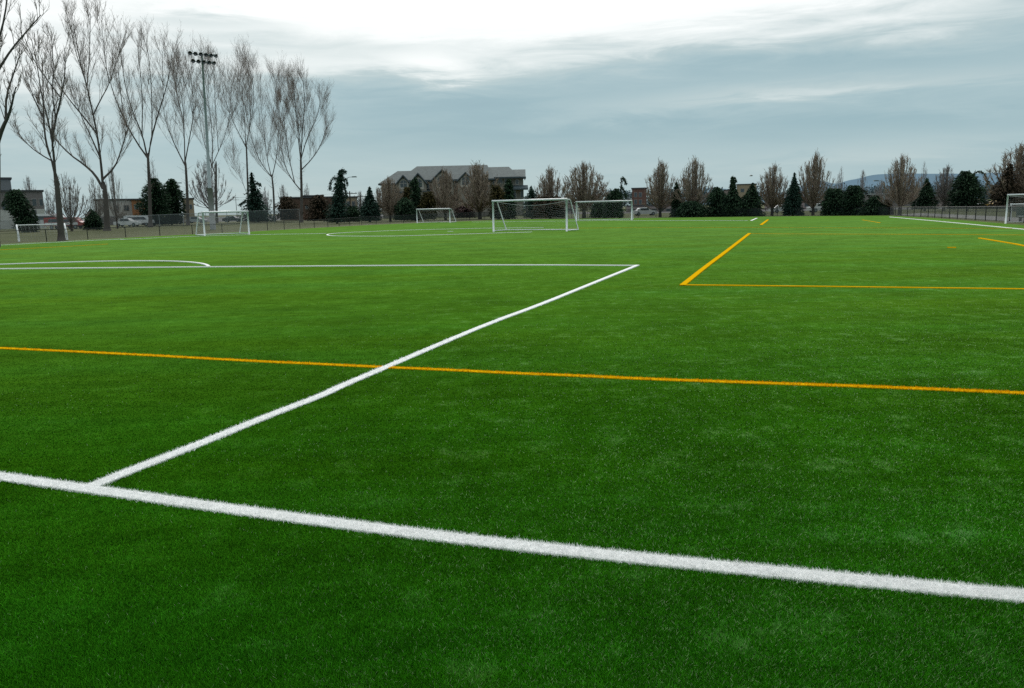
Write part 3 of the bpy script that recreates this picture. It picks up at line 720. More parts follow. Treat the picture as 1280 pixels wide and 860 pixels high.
# evergreens described by their outline: rows of (y, x_left, x_right)
def evergreen(rows, ybase, label, seed, mat=M_EVER, n=3200, name='conifer', cat='tree', droop=0.5, leaf=1.8, depthf=.8, trunk=True, fuzz=.17, spine=None, group=None):
    rnd = np.random.default_rng(seed)
    xs = [(r[1]+r[2])/2 for r in rows]; cx = xs[-1] if not trunk else sum(xs[-2:])/2
    g = G(cx, ybase); Y = g.y; mpp = Y/F
    root = empty(name, (g.x, g.y, 0)); tag(root, label, cat, group)
    ys = np.array([r[0] for r in rows], float); xl = np.array([r[1] for r in rows], float); xr = np.array([r[2] for r in rows], float)
    # inner dark core
    q = MB(); K = 10; k0 = 0; ring = []
    for y, a, b in rows:
        pl, pr_ = W(a, y, Y), W(b, y, Y); c = (pl+pr_)/2; hw = (b-a)/2*mpp*.55
        ring.append([(c.x-g.x+hw*math.cos(6.283*j/K)*(1+.15*math.sin(j*5+y)), hw*depthf*math.sin(6.283*j/K), max(.02, c.z)) for j in range(K)])
    vs = [v for r_ in ring for v in r_]; fs = []
    for i in range(len(ring)-1):
        for j in range(K): fs.append((i*K+j, i*K+(j+1) % K, (i+1)*K+(j+1) % K, (i+1)*K+j))
    # leaves
    wgt = np.interp(np.linspace(0, 1, 200), (ys-ys[0])/(ys[-1]-ys[0]), np.maximum(xr-xl, 2)); wgt = wgt/wgt.sum()
    t = (rnd.choice(200, n, p=wgt)+rnd.random(n))/200
    y = ys[0]+t*(ys[-1]-ys[0]); L = np.interp(y, ys, xl); Rr = np.interp(y, ys, xr)
    a = rnd.uniform(0, 2*np.pi, n)
    clump = .5+.5*np.sin(a*3+y*.9+seed)*np.sin(y*.55+a*2)
    rad = (1-fuzz*1.6*rnd.random(n)**1.5 - .34*clump*rnd.random(n)**.6+ fuzz*.8*rnd.normal(0, 1, n)+.10*np.sin(y*1.9+a*3+seed))
    cxp = (L+Rr)/2 + (Rr-L)/2*np.cos(a)*rad; dy = (Rr-L)/2*mpp*depthf*np.sin(a)*rad
    rays = np.array(f0)[None]+np.array(cR)[None]*((cxp-640)/F)[:, None]+np.array(cU)[None]*((430-y)/F)[:, None]
    Pp = np.array(CAM)[None]+rays*(Y/rays[:, 1])[:, None]
    C = np.stack([Pp[:, 0]-g.x, dy, np.maximum(Pp[:, 2], .05)], 1)
    out = np.stack([np.cos(a), np.sin(a), -droop+rnd.normal(0, .45, n)], 1); out /= np.linalg.norm(out, axis=1)[:, None]
    sd = np.cross(out, rnd.normal(0, 1, (n, 3))); sd /= np.linalg.norm(sd, axis=1)[:, None]
    sz = leaf*mpp*rnd.uniform(.6, 1.5, n)
    V = np.empty((n, 3, 3)); V[:, 0] = C-out*(sz*.6)[:, None]-sd*(sz*.33)[:, None]; V[:, 1] = C-out*(sz*.6)[:, None]+sd*(sz*.33)[:, None]; V[:, 2] = C+out*(sz*.9)[:, None]
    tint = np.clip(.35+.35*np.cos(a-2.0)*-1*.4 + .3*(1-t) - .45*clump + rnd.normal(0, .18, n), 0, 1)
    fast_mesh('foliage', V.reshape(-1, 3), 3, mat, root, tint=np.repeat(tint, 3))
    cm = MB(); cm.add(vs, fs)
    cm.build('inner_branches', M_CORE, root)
    if trunk:
        tr = MB(); zt = W(xs[0], ys[0], Y); tr.tube([(0, 0, -.1), (0, 0, zt.z*.5)], [mpp*1.6, mpp*.9], 6); tr.build('trunk', M_BARK2, root)
    if spine:                             # drooping leader and hanging boughs
        sp = MB(); HV = []; HT = []
        for path_ in spine:
            P = smooth([W(px, py, Y)-Vector((g.x, Y, 0)) for px, py in path_], 2)
            sp.tube(P, [mpp*.55*(1-.6*i/len(P)) for i in range(len(P))], 5)
            for i, p in enumerate(P):
                for _ in range(16):
                    c = np.array(p)+rnd.normal(0, mpp*.9, 3); d = np.array([rnd.normal(0, .5), rnd.normal(0, .5), -1.]); d /= np.linalg.norm(d)
                    s2 = np.cross(d, rnd.normal(0, 1, 3)); s2 /= np.linalg.norm(s2); z = mpp*rnd.uniform(1.0, 2.6)
                    HV += [c-s2*z*.28, c+s2*z*.28, c+d*z]; HT += [rnd.uniform(0, .7)]*3
        sp.build('bough', M_BARK2, root); fast_mesh('hanging_foliage', np.array(HV), 3, mat, root, tint=HT)
    return root
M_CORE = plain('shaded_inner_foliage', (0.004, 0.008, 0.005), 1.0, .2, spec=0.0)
evergreen([(237, 14, 24), (244, 8, 30), (252, 7, 34), (262, 10, 40), (272, 18, 44), (282, 20, 48), (290, 22, 46)], 290.5, 'black drooping cedar in front of the left building', 21, n=4200, spine=[[(20, 240), (12, 241), (6, 248), (3, 256)], [(30, 252), (38, 256), (43, 264), (46, 274)]])
evergreen([(262, 112, 115), (268, 108, 121), (276, 106, 127), (287, 105, 128)], 288, 'small dark bush between the two left poplars', 22, n=1500, name='bush', cat='bush', trunk=False)
evergreen([(223, 188, 196), (232, 182, 204), (244, 177, 210), (256, 172, 212), (270, 172, 212), (281, 176, 212)], 282, 'dark bushy pine, left of a touching pair', 23, n=4200, name='pine_tree', droop=.1)
evergreen([(224, 211, 218), (234, 204, 224), (246, 200, 229), (258, 198, 231), (270, 199, 231), (280, 202, 228)], 281, 'dark bushy pine, right of a touching pair', 24, n=4000, name='pine_tree', droop=.1)
evergreen([(216, 313, 316), (228, 311, 319), (238, 310, 324), (248, 308, 327), (258, 306, 332), (268, 304, 340), (277, 304, 344)], 277.5, 'ragged narrow conifer with tiered boughs between two poplars', 25, M_EVER2, 3000, fuzz=.35, spine=[[(314, 232), (322, 228), (325, 231)], [(315, 242), (324, 240), (327, 246)], [(314, 254), (304, 252), (300, 256)]])
evergreen([(213, 425, 429), (222, 420, 430), (232, 418, 431), (242, 417, 432), (254, 414, 433), (266, 409, 434), (278, 410, 433)], 279.5, 'weeping cedar with hooked drooping tip left of the apartment building', 26, M_EVER2, 3200, fuzz=.3, spine=[[(425, 222), (424, 214), (428, 211.5), (432, 215)], [(424, 224), (417, 221), (413, 228), (412, 236)], [(427, 224), (433, 223), (434, 230)], [(428, 232), (432, 236), (433, 246)]])
evergreen([(233, 461, 463), (244, 458, 466), (254, 453, 471), (264, 450, 475), (276, 449, 475)], 277.5, 'blue green pointed conifer left of the apartment building', 27, M_EVER2, 2600)
evergreen([(222, 517, 521), (230, 512, 524), (242, 514, 527), (254, 512, 529), (266, 510, 530), (275, 510, 530)], 276, 'tall dark green conifer covering a gable of the apartment building', 28, n=3000, fuzz=.3)
evergreen([(247, 502, 508), (254, 496, 516), (264, 493, 520), (275, 493, 520)], 276.5, 'low dark shrub at the foot of the green conifer', 29, n=2200, name='bush', cat='bush', trunk=False)
evergreen([(234, 506, 512), (244, 503, 516), (256, 502, 516), (266, 502, 516)], 275.5, 'olive brown bush beside the green conifer', 30, M_OLIVE, 1800, name='bush', cat='bush', trunk=False)
evergreen([(240, 529, 540), (250, 526, 545), (262, 524, 546), (274, 524, 546)], 275.8, 'olive bush between the green conifer and a bare tree', 31, M_OLIVE, 2200, name='bush', cat='bush', trunk=False)
evergreen([(224, 634, 638), (234, 631, 641), (246, 629, 643), (260, 627, 645), (273, 627, 645)], 274, 'dark narrow conifer before the right end of the apartment building', 32, n=2600, fuzz=.3)
evergreen([(232, 614, 624), (244, 612, 632), (258, 612, 634), (273, 612, 634)], 274.3, 'ochre olive tree before the right half of the apartment building', 33, M_OLIVE, 2200)
evergreen([(233, 663, 665), (244, 659, 670), (256, 656, 674), (272, 655, 676)], 273.5, 'small pointed conifer right of the apartment building', 34, M_EVER2, 2000, fuzz=.3)
evergreen([(246, 672, 700), (258, 668, 706), (272, 667, 707)], 273.3, 'low russet shrub mass behind the nearest goal', 35, M_RUST, 2600, name='bush', cat='bush', trunk=False)
evergreen([(236, 768, 773), (244, 759, 778), (256, 755, 779), (272, 755, 779)], 272.8, 'dark ivy covered evergreen behind the right post of the second goal', 36, n=3200, spine=[[(776, 245), (776, 232), (777, 222), (781, 223), (782, 229)], [(777, 234), (781, 240), (783, 246)]], trunk=False)
evergreen([(252, 744, 756), (262, 738, 758), (272, 738, 758)], 272.9, 'low dark bush left of the ivy covered evergreen', 37, n=1500, name='bush', cat='bush', trunk=False)
evergreen([(228, 845, 847), (240, 842, 850), (254, 840, 853), (271, 838, 855)], 271.3, 'narrow dark conifer squeezed between a pair of bare trees', 38, n=2000)
evergreen([(234, 893, 898), (243, 887, 908), (254, 883, 914), (271, 881, 917)], 270.8, 'dark evergreen with twin tips, left in the far hedge group', 39, n=3000, name='cypress_tree')
evergreen([(221, 914, 917), (228, 913, 919), (240, 911, 921), (250, 905, 928), (271, 902, 934)], 270.6, 'narrow dark weeping evergreen with nodding tip', 40, n=2800, spine=[[(915, 226), (915, 221), (918, 223), (920, 226)]], name='cypress_tree')
evergreen([(229, 940, 942), (240, 934, 947), (250, 926, 951), (271, 920, 955)], 270.3, 'pointed dark evergreen, right in the far hedge group', 41, n=2900, name='cypress_tree')
evergreen([(216, 992, 994), (226, 990, 996), (236, 986, 999), (248, 982, 1001), (260, 979, 1003), (269, 979, 1003)], 269.8, 'pointed dark conifer left of the tallest bare tree', 42, M_EVER2, 3000)
evergreen([(236, 1036, 1050), (243, 1032, 1056), (256, 1028, 1058), (269, 1027, 1059)], 269.4, 'wide dark evergreen, left of three in a hedge by the corner', 43, n=3600, name='cypress_tree')
evergreen([(232, 1062, 1074), (240, 1056, 1078), (254, 1054, 1080), (269, 1054, 1078)], 269.2, 'dark evergreen with a bough arching right, middle of three', 44, n=3400, name='cypress_tree', spine=[[(1072, 236), (1080, 238), (1086, 244), (1090, 254)]])
evergreen([(245, 1090, 1098), (254, 1082, 1104), (269, 1074, 1109)], 269.0, 'low dark evergreen, right of three beside the corner tree', 45, n=2600, name='cypress_tree')
evergreen([(223, 1158, 1160), (234, 1154, 1164), (246, 1146, 1168), (261, 1140, 1170)], 264, 'small dark conifer behind the right fence near its far end', 46, n=3000, fuzz=.25)
evergreen([(214, 1202, 1212), (222, 1196, 1220), (234, 1190, 1226), (248, 1187, 1230), (261, 1186, 1233)], 263.5, 'massive dark weeping cedar behind the right fence', 47, n=5200, spine=[[(1214, 224), (1220, 214), (1228, 214), (1233, 221), (1235, 230)], [(1218, 222), (1222, 230), (1224, 236)]])
evergreen([(205, 1262, 1266), (220, 1252, 1268), (236, 1243, 1272), (250, 1238, 1276), (261, 1236, 1282)], 264.0, 'rusty green conifer beneath the large bare tree at right', 48, M_RUST, 4200, fuzz=.3)
evergreen([(240, 1268, 1290), (250, 1262, 1296), (263, 1260, 1300)], 263.2, 'dark evergreen at the right edge above the goal crossbar', 49, n=2400, name='cypress_tree')
evergreen([(252, 855, 872), (260, 846, 884), (271, 844, 886)], 271.4, 'low dark hedge behind the fence under a pair of bare trees', 50, n=2000, name='hedge', cat='hedge', trunk=False)
evergreen([(258, 436, 446), (266, 432, 450), (277, 432, 450)], 278.8, 'low dark bush right of the weeping cedar', 51, n=1400, name='bush', cat='bush', trunk=False)

evergreen([(246, 352, 362), (256, 348, 370), (274, 347, 374)], 277.6, 'brown leafless thicket left of the rightmost poplar trunk', 61, M_RUST, 2200, name='bush', cat='bush', trunk=False, fuzz=.3)
evergreen([(244, 392, 404), (254, 386, 412), (276, 384, 414)], 278.4, 'brown thicket between the rightmost poplar and the weeping cedar', 62, M_RUST, 2600, name='bush', cat='bush', trunk=False, fuzz=.3)
evergreen([(255, 576, 586), (262, 570, 592), (272, 570, 594)], 274.2, 'pinkish budding shrub at the foot of the apartment building', 63, attr_leaf('pink_buds', (.08, .05, .05), (.30, .20, .20)), 1600, name='bush', cat='bush', trunk=False, fuzz=.3)
evergreen([(250, 1106, 1112), (258, 1104, 1116), (268, 1104, 1117)], 268.6, 'small olive bush beside the corner tree', 64, M_OLIVE, 900, name='bush', cat='bush', trunk=False, fuzz=.3)
# distant treeline reading as one mass
def woods(x0, x1, Y, hlo, hhi, mat, seed, n=9000):
    r = np.random.default_rng(seed)
    px = r.uniform(x0, x1, n); X = (px-640)/F*Y; dy = r.uniform(0, Y*.08, n)
    env = hlo+(hhi-hlo)*np.clip(.5+.28*np.sin(px*.11+seed)+.22*np.sin(px*.37+1)+.2*np.sin(px*.83), 0, 1.1)
    z = env*r.random(n)**.55; s = Y/F*r.uniform(.9, 2.4, n)
    C = np.stack([X, Y+dy, z], 1); u_ = r.normal(0, 1, (n, 3)); u_ /= np.linalg.norm(u_, axis=1)[:, None]; v_ = np.cross(u_, r.normal(0, 1, (n, 3))); v_ /= np.linalg.norm(v_, axis=1)[:, None]
    V = np.empty((n, 3, 3)); V[:, 0] = C-u_*s[:, None]; V[:, 1] = C+v_*s[:, None]*.8; V[:, 2] = C+u_*s[:, None]
    o = fast_mesh('distant_wood', V.reshape(-1, 3), 3, mat, tint=np.repeat(r.random(n), 3)); return o
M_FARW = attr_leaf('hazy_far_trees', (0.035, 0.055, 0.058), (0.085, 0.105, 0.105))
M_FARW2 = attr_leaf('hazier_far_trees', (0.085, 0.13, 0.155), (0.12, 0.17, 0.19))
tag(woods(430, 1420, 620, 4, 13, M_FARW, 3, 15000), 'distant belt of hazy trees along the horizon', 'trees', None, 'stuff')
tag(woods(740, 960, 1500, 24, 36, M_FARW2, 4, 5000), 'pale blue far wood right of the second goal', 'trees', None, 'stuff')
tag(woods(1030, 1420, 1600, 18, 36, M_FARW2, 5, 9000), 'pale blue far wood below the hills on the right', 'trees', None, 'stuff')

# hills
def hill(prof, Y, col, name='hills'):
    b = MB(); n = len(prof)
    P = smooth([W(x, y, Y) for x, y in prof], 2)
    for i in range(len(P)-1):
        a, c = P[i], P[i+1]
        b.add([(a.x, Y, -5), (c.x, Y, -5), (c.x, Y+120, c.z*.55), (a.x, Y+120, a.z*.55), (c.x, Y+600, c.z*1.06), (a.x, Y+600, a.z*1.06), (c.x, Y+1500, -5), (a.x, Y+1500, -5)], [(0, 1, 2, 3), (3, 2, 4, 5), (5, 4, 6, 7)])
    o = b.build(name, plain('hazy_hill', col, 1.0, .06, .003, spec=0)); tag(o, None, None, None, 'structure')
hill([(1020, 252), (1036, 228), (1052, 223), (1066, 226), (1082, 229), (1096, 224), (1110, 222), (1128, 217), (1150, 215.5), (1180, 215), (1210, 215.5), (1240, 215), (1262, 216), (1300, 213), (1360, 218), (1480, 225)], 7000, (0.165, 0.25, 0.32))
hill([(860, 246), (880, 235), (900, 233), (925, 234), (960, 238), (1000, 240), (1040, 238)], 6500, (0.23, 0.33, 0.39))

# ------------------------------------------------------------------ buildings
M_TRIMW = plain('window_frame_paint', (0.24, 0.23, 0.22), .7)
M_GLASS = plain('dark_glass', (0.05, 0.065, 0.075), 0.15, .1, spec=.6)
def block(x0, x1, ytop, ybase, Y=None, depth=14, mat=None, name='building', label='', roof=None, wins=(), band=None, rz=0.0):
    """box building standing on the ground; windows are (xa, ya, xb, yb) in the front wall"""
    if Y is None: Y = G((x0+x1)/2, ybase).y
    a = W(x0, ytop, Y); H = a.z
    rz = math.atan2(-ray((x0+x1)/2, 260).x, ray((x0+x1)/2, 260).y) if x1 < 500 or x0 > 780 else 0.0
    u = Vector((math.cos(rz), math.sin(rz))); nrm = Vector((-u.y, u.x)); A = Vector((a.x, a.y))
    def hit(px, py):                     # sight line onto the front wall -> (distance along it, height)
        d = ray(px, py); t = A.dot(nrm)/Vector((d.x, d.y)).dot(nrm)
        return (Vector((d.x, d.y))*t-A).dot(u), CH+d.z*t
    w = hit(x1, (ytop+ybase)/2)[0]; cx = w/2
    root = empty(name, (a.x+u.x*cx, a.y+u.y*cx, 0), rz); tag(root, label, 'building')
    q = MB(); q.box((0, depth/2, H/2), (w, depth, H)); q.build('wall', mat, root)
    q = MB(); q.box((0, depth/2, H+.15), (w+.5, depth+.5, .32)); q.build('roof', roof or M_ROOFD, root)
    for (xa, ya, xb, yb) in wins:
        p, r_ = hit(xa, ya), hit(xb, yb)
        q = MB(); q.box(((p[0]+r_[0])/2-cx, -.01, (p[1]+r_[1])/2), (abs(r_[0]-p[0])+.24, .06, abs(p[1]-r_[1])+.24)); fr_ = q.build('window', M_TRIMW, root)
        q = MB(); q.box(((p[0]+r_[0])/2-cx, -.03, (p[1]+r_[1])/2), (abs(r_[0]-p[0]), .08, abs(p[1]-r_[1]))); q.build('pane', M_GLASS, fr_)
    if band:
        ya, yb, bm = band; za, zb = hit((x0+x1)/2, ya)[1], 0.0
        q = MB(); q.box((0, -.012, (za+zb)/2), (w+.02, .05, abs(za-zb))); q.build('wall_band', bm, root)
    return root
M_ROOFD = plain('dark_parapet', (0.06, 0.065, 0.07), .8)
M_TAN = plain('tan_stucco', (0.30, 0.24, 0.17), .9); M_GREYB = plain('grey_brown_cladding', (0.17, 0.155, 0.155), .85)
M_BRICK = plain('red_brown_brick', (0.13, 0.075, 0.058), .9, .3, 1.5); M_PALE = plain('pale_render', (0.42, 0.42, 0.40), .9)
M_DBRN = plain('dark_brown_brick', (0.095, 0.06, 0.045), .9, .3, 1.5); M_PINK = plain('pinkish_render', (0.27, 0.22, 0.21), .9)
M_ORG = plain('orange_brown_wall', (0.26, 0.12, 0.06), .9)
# left building
Yb_ = 150
block(-60, 56, 240, 289, Yb_, 24, M_GREYB, 'commercial_building', 'large grey brown commercial block at the left edge', None,
      [(30, 249, 36, 257), (40, 249, 46, 257), (49, 249, 54, 257), (30, 263, 36, 271), (40, 263, 46, 271), (-12, 252, -4, 262), (2, 252, 8, 262)], (262, 289, M_PALE))
block(-60, 14, 223.5, 240, Yb_+6, 12, plain('grey_metal_cladding', (.17, .18, .19), .7), 'rooftop_building', 'grey box building rising behind the left commercial block', None, [(-20, 228, -10, 234)])
block(118, 168, 250.5, 284, 190, 14, M_PALE, 'warehouse', 'low pale warehouse behind the tallest poplar', None, [(128, 257, 134, 263), (142, 257, 148, 263), (155, 257, 161, 263)], (270, 284, M_GREYB))
block(164, 182, 250, 284, 187, 10, M_ORG, 'brick_building', 'small orange brown building against the dark pines', None, [(168, 256, 173, 261)])
block(228, 243, 249, 280, 200, 12, M_TAN, 'tan_building', 'narrow tan building right of the dark pines', None, [(232, 256, 235, 261), (237, 256, 240, 261)])
block(350, 432, 248, 277, 215, 16, M_DBRN, 'brick_building', 'long dark brown low building behind the last poplars', None, [(360+i*22, 257, 364+i*22, 261) for i in range(3)], (268, 277, M_BRICK))
block(380, 404, 245.5, 250, 219, 10, M_DBRN, 'brick_building', 'raised brown roof block behind the last poplars', None, [(388, 246.5, 392, 248)])
block(431, 447, 247, 277, 205, 12, M_TAN, 'tan_building', 'tan end block right of the weeping cedar', None, [(434, 252, 438, 258), (440, 252, 444, 258)])
block(790, 808, 236, 270, 260, 14, M_BRICK, 'brick_building', 'red brick block between the second goal and the pair of bare trees', None, [(793, 241, 796, 246), (799, 241, 802, 246), (793, 250, 796, 255), (799, 250, 802, 255)])
block(783, 862, 258, 270, 235, 12, M_PINK, 'low_building', 'long low pinkish building under the pair of bare trees', None, [(788+i*9, 261, 793+i*9, 264) for i in range(8)])
block(921, 945, 231, 262, 330, 14, M_TAN, 'tan_building', 'yellowish building behind the nodding evergreen', None, [(926, 236, 930, 240), (935, 236, 939, 240)])
block(905, 921, 238, 262, 340, 14, M_PINK, 'low_building', 'pinkish building left of the yellowish one', None, [(909, 243, 912, 247), (915, 243, 918, 247)])
block(956, 1056, 250, 262, 220, 14, M_PINK, 'low_building', 'long pale building glimpsed behind the tallest bare tree', None, [(962+i*11, 254, 968+i*11, 258) for i in range(8)])
block(1080, 1148, 243.5, 262, 240, 16, M_GREYB, 'low_building', 'long grey building behind the fence corner', plain('light_roof', (.35, .38, .4), .7), [(1086+i*10, 249, 1092+i*10, 253) for i in range(6)])
block(1166, 1190, 246, 262, 210, 12, M_PINK, 'low_building', 'pale building behind the thin pale bare tree', None, [(1170, 250, 1174, 254), (1180, 250, 1184, 254)])
block(660, 720, 256, 270, 240, 12, M_PINK, 'low_building', 'low pale building behind the russet shrubs', None, [(664+i*9, 260, 669+i*9, 263) for i in range(6)])

# apartment building
YA = 205.0
gA = W(565, 270, YA); root = empty('apartment_building', (gA.x, YA, 0)); OX = gA.x
tag(root, 'large beige apartment building with grey hipped roofs and gabled arched windows', 'building')
def AX(px, py, dy=0.0):
    p = W(px, py, YA+dy); return Vector((p.x-OX, dy, p.z))
M_STUC = plain('beige_stucco', (0.215, 0.195, 0.168), .9, .12, .4); M_SHING = plain('grey_shingles', (0.118, 0.138, 0.138), .85, .22, 1.2)
M_FASC = plain('blue_grey_fascia', (0.045, 0.065, 0.075), .6); M_TRIM = plain('cream_trim', (0.40, 0.38, 0.35), .7)
q = MB()
for (x0, x1, yt, d0, dd) in ((477, 520, 229, 1.0, 15), (505, 612, 224, 0.0, 17), (598, 654, 221, 2.0, 15)):
    a = AX(x0, yt, d0); c = AX(x1, yt, d0); q.box(((a.x+c.x)/2, d0+dd/2, a.z/2), (c.x-a.x, dd, a.z))
q.build('wall', M_STUC, root)
def hip(x0, x1, ye, yr, xa, xb, d0, dd, gable=False):
    a = AX(x0, ye, d0-.8); c = AX(x1, ye, d0-.8); z = (a.z+c.z)/2; ym = d0+dd/2
    r1 = AX(xa, yr, ym); r2 = AX(xb, yr, ym); zr = (r1.z+r2.z)/2; y1_, y2_ = d0-.8, d0+dd+.8
    b = MB(); b.add([(a.x, y1_, z), (c.x, y1_, z), (c.x, y2_, z), (a.x, y2_, z), (r1.x, ym, zr), (r2.x, ym, zr)], [(0, 1, 5, 4), (1, 2, 5), (2, 3, 4, 5), (3, 0, 4), (3, 2, 1, 0)])
    o_ = b.build('roof', M_SHING, root)
    f = MB(); f.box(((a.x+c.x)/2, y1_-.06, z-.18), (c.x-a.x+.1, .1, .42)); f.box((c.x+.05, (y1_+y2_)/2, z-.18), (.1, y2_-y1_, .42)); f.box((a.x-.05, (y1_+y2_)/2, z-.18), (.1, y2_-y1_, .42))
    f.build('fascia', M_FASC, o_)
hip(473, 530, 229, 213.6, 497, 520, 1.0, 15)
hip(497, 618, 224.4, 207, 521, 609, 0.0, 17)
hip(590, 650, 221.4, 208.8, 600, 636, 1.2, 15)
hip(622, 657, 221.2, 212, 626, 656.8, 2.0, 14)
def gable(xc, yp, hw, yb, dy=-1.2):
    gz = AX(xc, yb, dy).z; pz = AX(xc, yp, dy).z; x = AX(xc, yb, dy).x; w = hw*YA/F
    g_ = MB(); g_.add([(x-w, dy, 0), (x+w, dy, 0), (x+w, dy, gz), (x, dy, pz), (x-w, dy, gz), (x-w, 3, 0), (x+w, 3, 0), (x+w, 3, gz), (x, 3, pz), (x-w, 3, gz)],
        [(0, 1, 2, 3, 4), (1, 6, 7, 2), (0, 4, 9, 5)])
    gw = g_.build('gable_wall', M_STUC, root)
    r_ = MB()
    for sgn in (-1, 1):
        e = 1.12; r_.add([(x, dy-.5, pz+.12), (x+sgn*w*e, dy-.5, gz-(pz-gz)*(e-1)+.12), (x+sgn*w*e, 5, gz-(pz-gz)*(e-1)+.12), (x, 6, pz+.12),
                          (x, dy-.5, pz-.38), (x+sgn*w*e, dy-.5, gz-(pz-gz)*(e-1)-.38)], [(0, 1, 2, 3), (0, 4, 5, 1)])
    gr = MB(); gr.add(r_.v[0:4]+r_.v[6:10], [(0, 1, 2, 3), (4, 5, 6, 7)]); gr.build('gable_roof', M_SHING, gw)
    fa = MB()
    for sgn in (-1, 1):
        fa.tube([(x, dy-.56, pz-.1), (x+sgn*w*1.12, dy-.56, gz-(pz-gz)*.12-.1)], .2, 4)
    fa.build('bargeboard', M_FASC, gw)
    # arched window with trim
    ww = w*.46; zc = gz+(pz-gz)*.05-ww*.2; hb = ww*1.2
    def arch(s_): return [(x-ww*s_, zc-hb*s_), (x+ww*s_, zc-hb*s_)] + [(x+ww*s_*math.cos(t*math.pi/10), zc+ww*s_*math.sin(t*math.pi/10)) for t in range(11)]
    t_ = MB(); t_.poly([(p[0], dy-.03, p[1]) for p in arch(1.45)]); wt = t_.build('window_trim', M_TRIM, gw)
    t_ = MB(); t_.poly([(p[0], dy-.06, p[1]) for p in arch(1.0)]); t_.build('pane', M_GLASS, wt)
    t_ = MB(); t_.box((x, dy-.08, zc), (.09, .03, hb*2)); t_.box((x, dy-.083, zc), (ww*2, .03, .09)); t_.build('muntin', M_TRIM, wt)
gable(504.5, 219, 8.5, 229); gable(523, 216.5, 9.5, 228, -1.6); gable(553, 212, 13, 225, -2.0); gable(582, 215.5, 9.5, 225, -1.4)
for (xa, xb, ya, yb) in [(616, 621, 224, 229), (623, 628, 224, 229), (631, 636, 224, 229), (544, 549, 232, 238), (560, 565, 232, 238), (568, 573, 229, 235), (590, 594, 230, 236), (607, 611, 232, 240), (480, 484, 233, 239), (489, 493, 233, 239), (495, 499, 246, 252),
                         (533, 537, 230, 235), (617, 622, 240, 247), (645, 648, 225, 230), (651, 654, 238, 247), (641, 645, 238, 247), (545, 549, 246, 252), (560, 564, 246, 252), (590, 594, 247, 253), (575, 580, 247, 253)]:
    d_ = 2.0 if xa > 612 else (1.0 if xa < 505 else 0.0)
    p, r_ = AX(xa, ya, d_), AX(xb, yb, d_)
    fr = MB(); fr.box(((p.x+r_.x)/2, d_-.02, (p.z+r_.z)/2), (r_.x-p.x+.3, .08, p.z-r_.z+.3)); wf = fr.build('window', M_TRIM, root)
    pn = MB(); pn.box(((p.x+r_.x)/2, d_-.06, (p.z+r_.z)/2), (r_.x-p.x, .05, p.z-r_.z)); pn.build('pane', M_GLASS, wf)
# canopy roofs over the balconies
for (xa, xb, y0_, y1__) in ((638, 660, 231.5, 235.5), (529, 541, 234, 239), (496, 512, 236.5, 240)):
    p, r_ = AX(xa, y0_, 0), AX(xb, y1__, 0); b = MB()
    b.add([(p.x, -1.8, r_.z), (r_.x, -1.8, r_.z), (r_.x, 1.9, p.z), (p.x, 1.9, p.z), (p.x, -1.8, r_.z-.3), (r_.x, -1.8, r_.z-.3), (r_.x, 1.9, r_.z-.3), (p.x, 1.9, r_.z-.3)], [(0, 1, 2, 3), (0, 4, 5, 1), (1, 5, 6, 2), (0, 3, 7, 4), (4, 7, 6, 5)])
    b.build('canopy_roof', M_FASC, root)

# ------------------------------------------------------------------ floodlight mast
g = G(266.5, 287.0); Y = g.y
root = empty('floodlight_mast', (g.x, g.y, 0)); tag(root, 'tall grey floodlight mast with two rows of round lamps among the poplars', 'floodlight')
top = W(252.5, 70, Y); Hm = top.z
tx = top.x-g.x
M_STEEL = plain('weathered_steel', (0.27, 0.33, 0.34), .5, .08, spec=.5); M_LAMP = plain('dark_lamp_housing', (0.10, 0.13, 0.13), .5)
q = MB(); q.tube([(0, 0, 0), (0, 0, 5.2)], [.36, .33], 12); q.build('base_sleeve', plain('pale_concrete_base', (.26, .27, .27), .8), root, True)
q = MB(); q.tube([(0, 0, 5.2), (tx*.5, 0, Hm*.55), (tx, 0, Hm+.4)], [.24, .16, .10], 10); q.build('pole', M_STEEL, root, True)
ang = R(42)
for row, (z, n0, off) in enumerate(((Hm+.15, 6, .95), (Hm-.72, 5, .85))):
    q = MB(); c = Vector((tx+.12, 0, z)); d = Vector((math.cos(ang), math.sin(ang), 0))
    sp = .60
    pts_ = [c+d*(sp*(i-(n0-1)/2)) for i in range(n0)]
    q.tube([pts_[0], pts_[-1]], .06, 6); ca = q.build('crossarm', M_STEEL, root)
    for i, p in enumerate(pts_):
        l = MB(); ax_ = Vector((.10+.17*i, -.85+.10*i, -.30)).normalized()
        s0 = Vector(p)+Vector((0, 0, .05))
        l.tube([s0-ax_*.26, s0-ax_*.16, s0+ax_*.02, s0+ax_*.22], [.08, .14, .21, .25], 12); l.build('lamp', M_LAMP, root, True)
        v = MB(); v.tube([s0+ax_*.222, s0+ax_*.235], [.235, .22], 12); v.build('lens', M_GLASS, root, True)

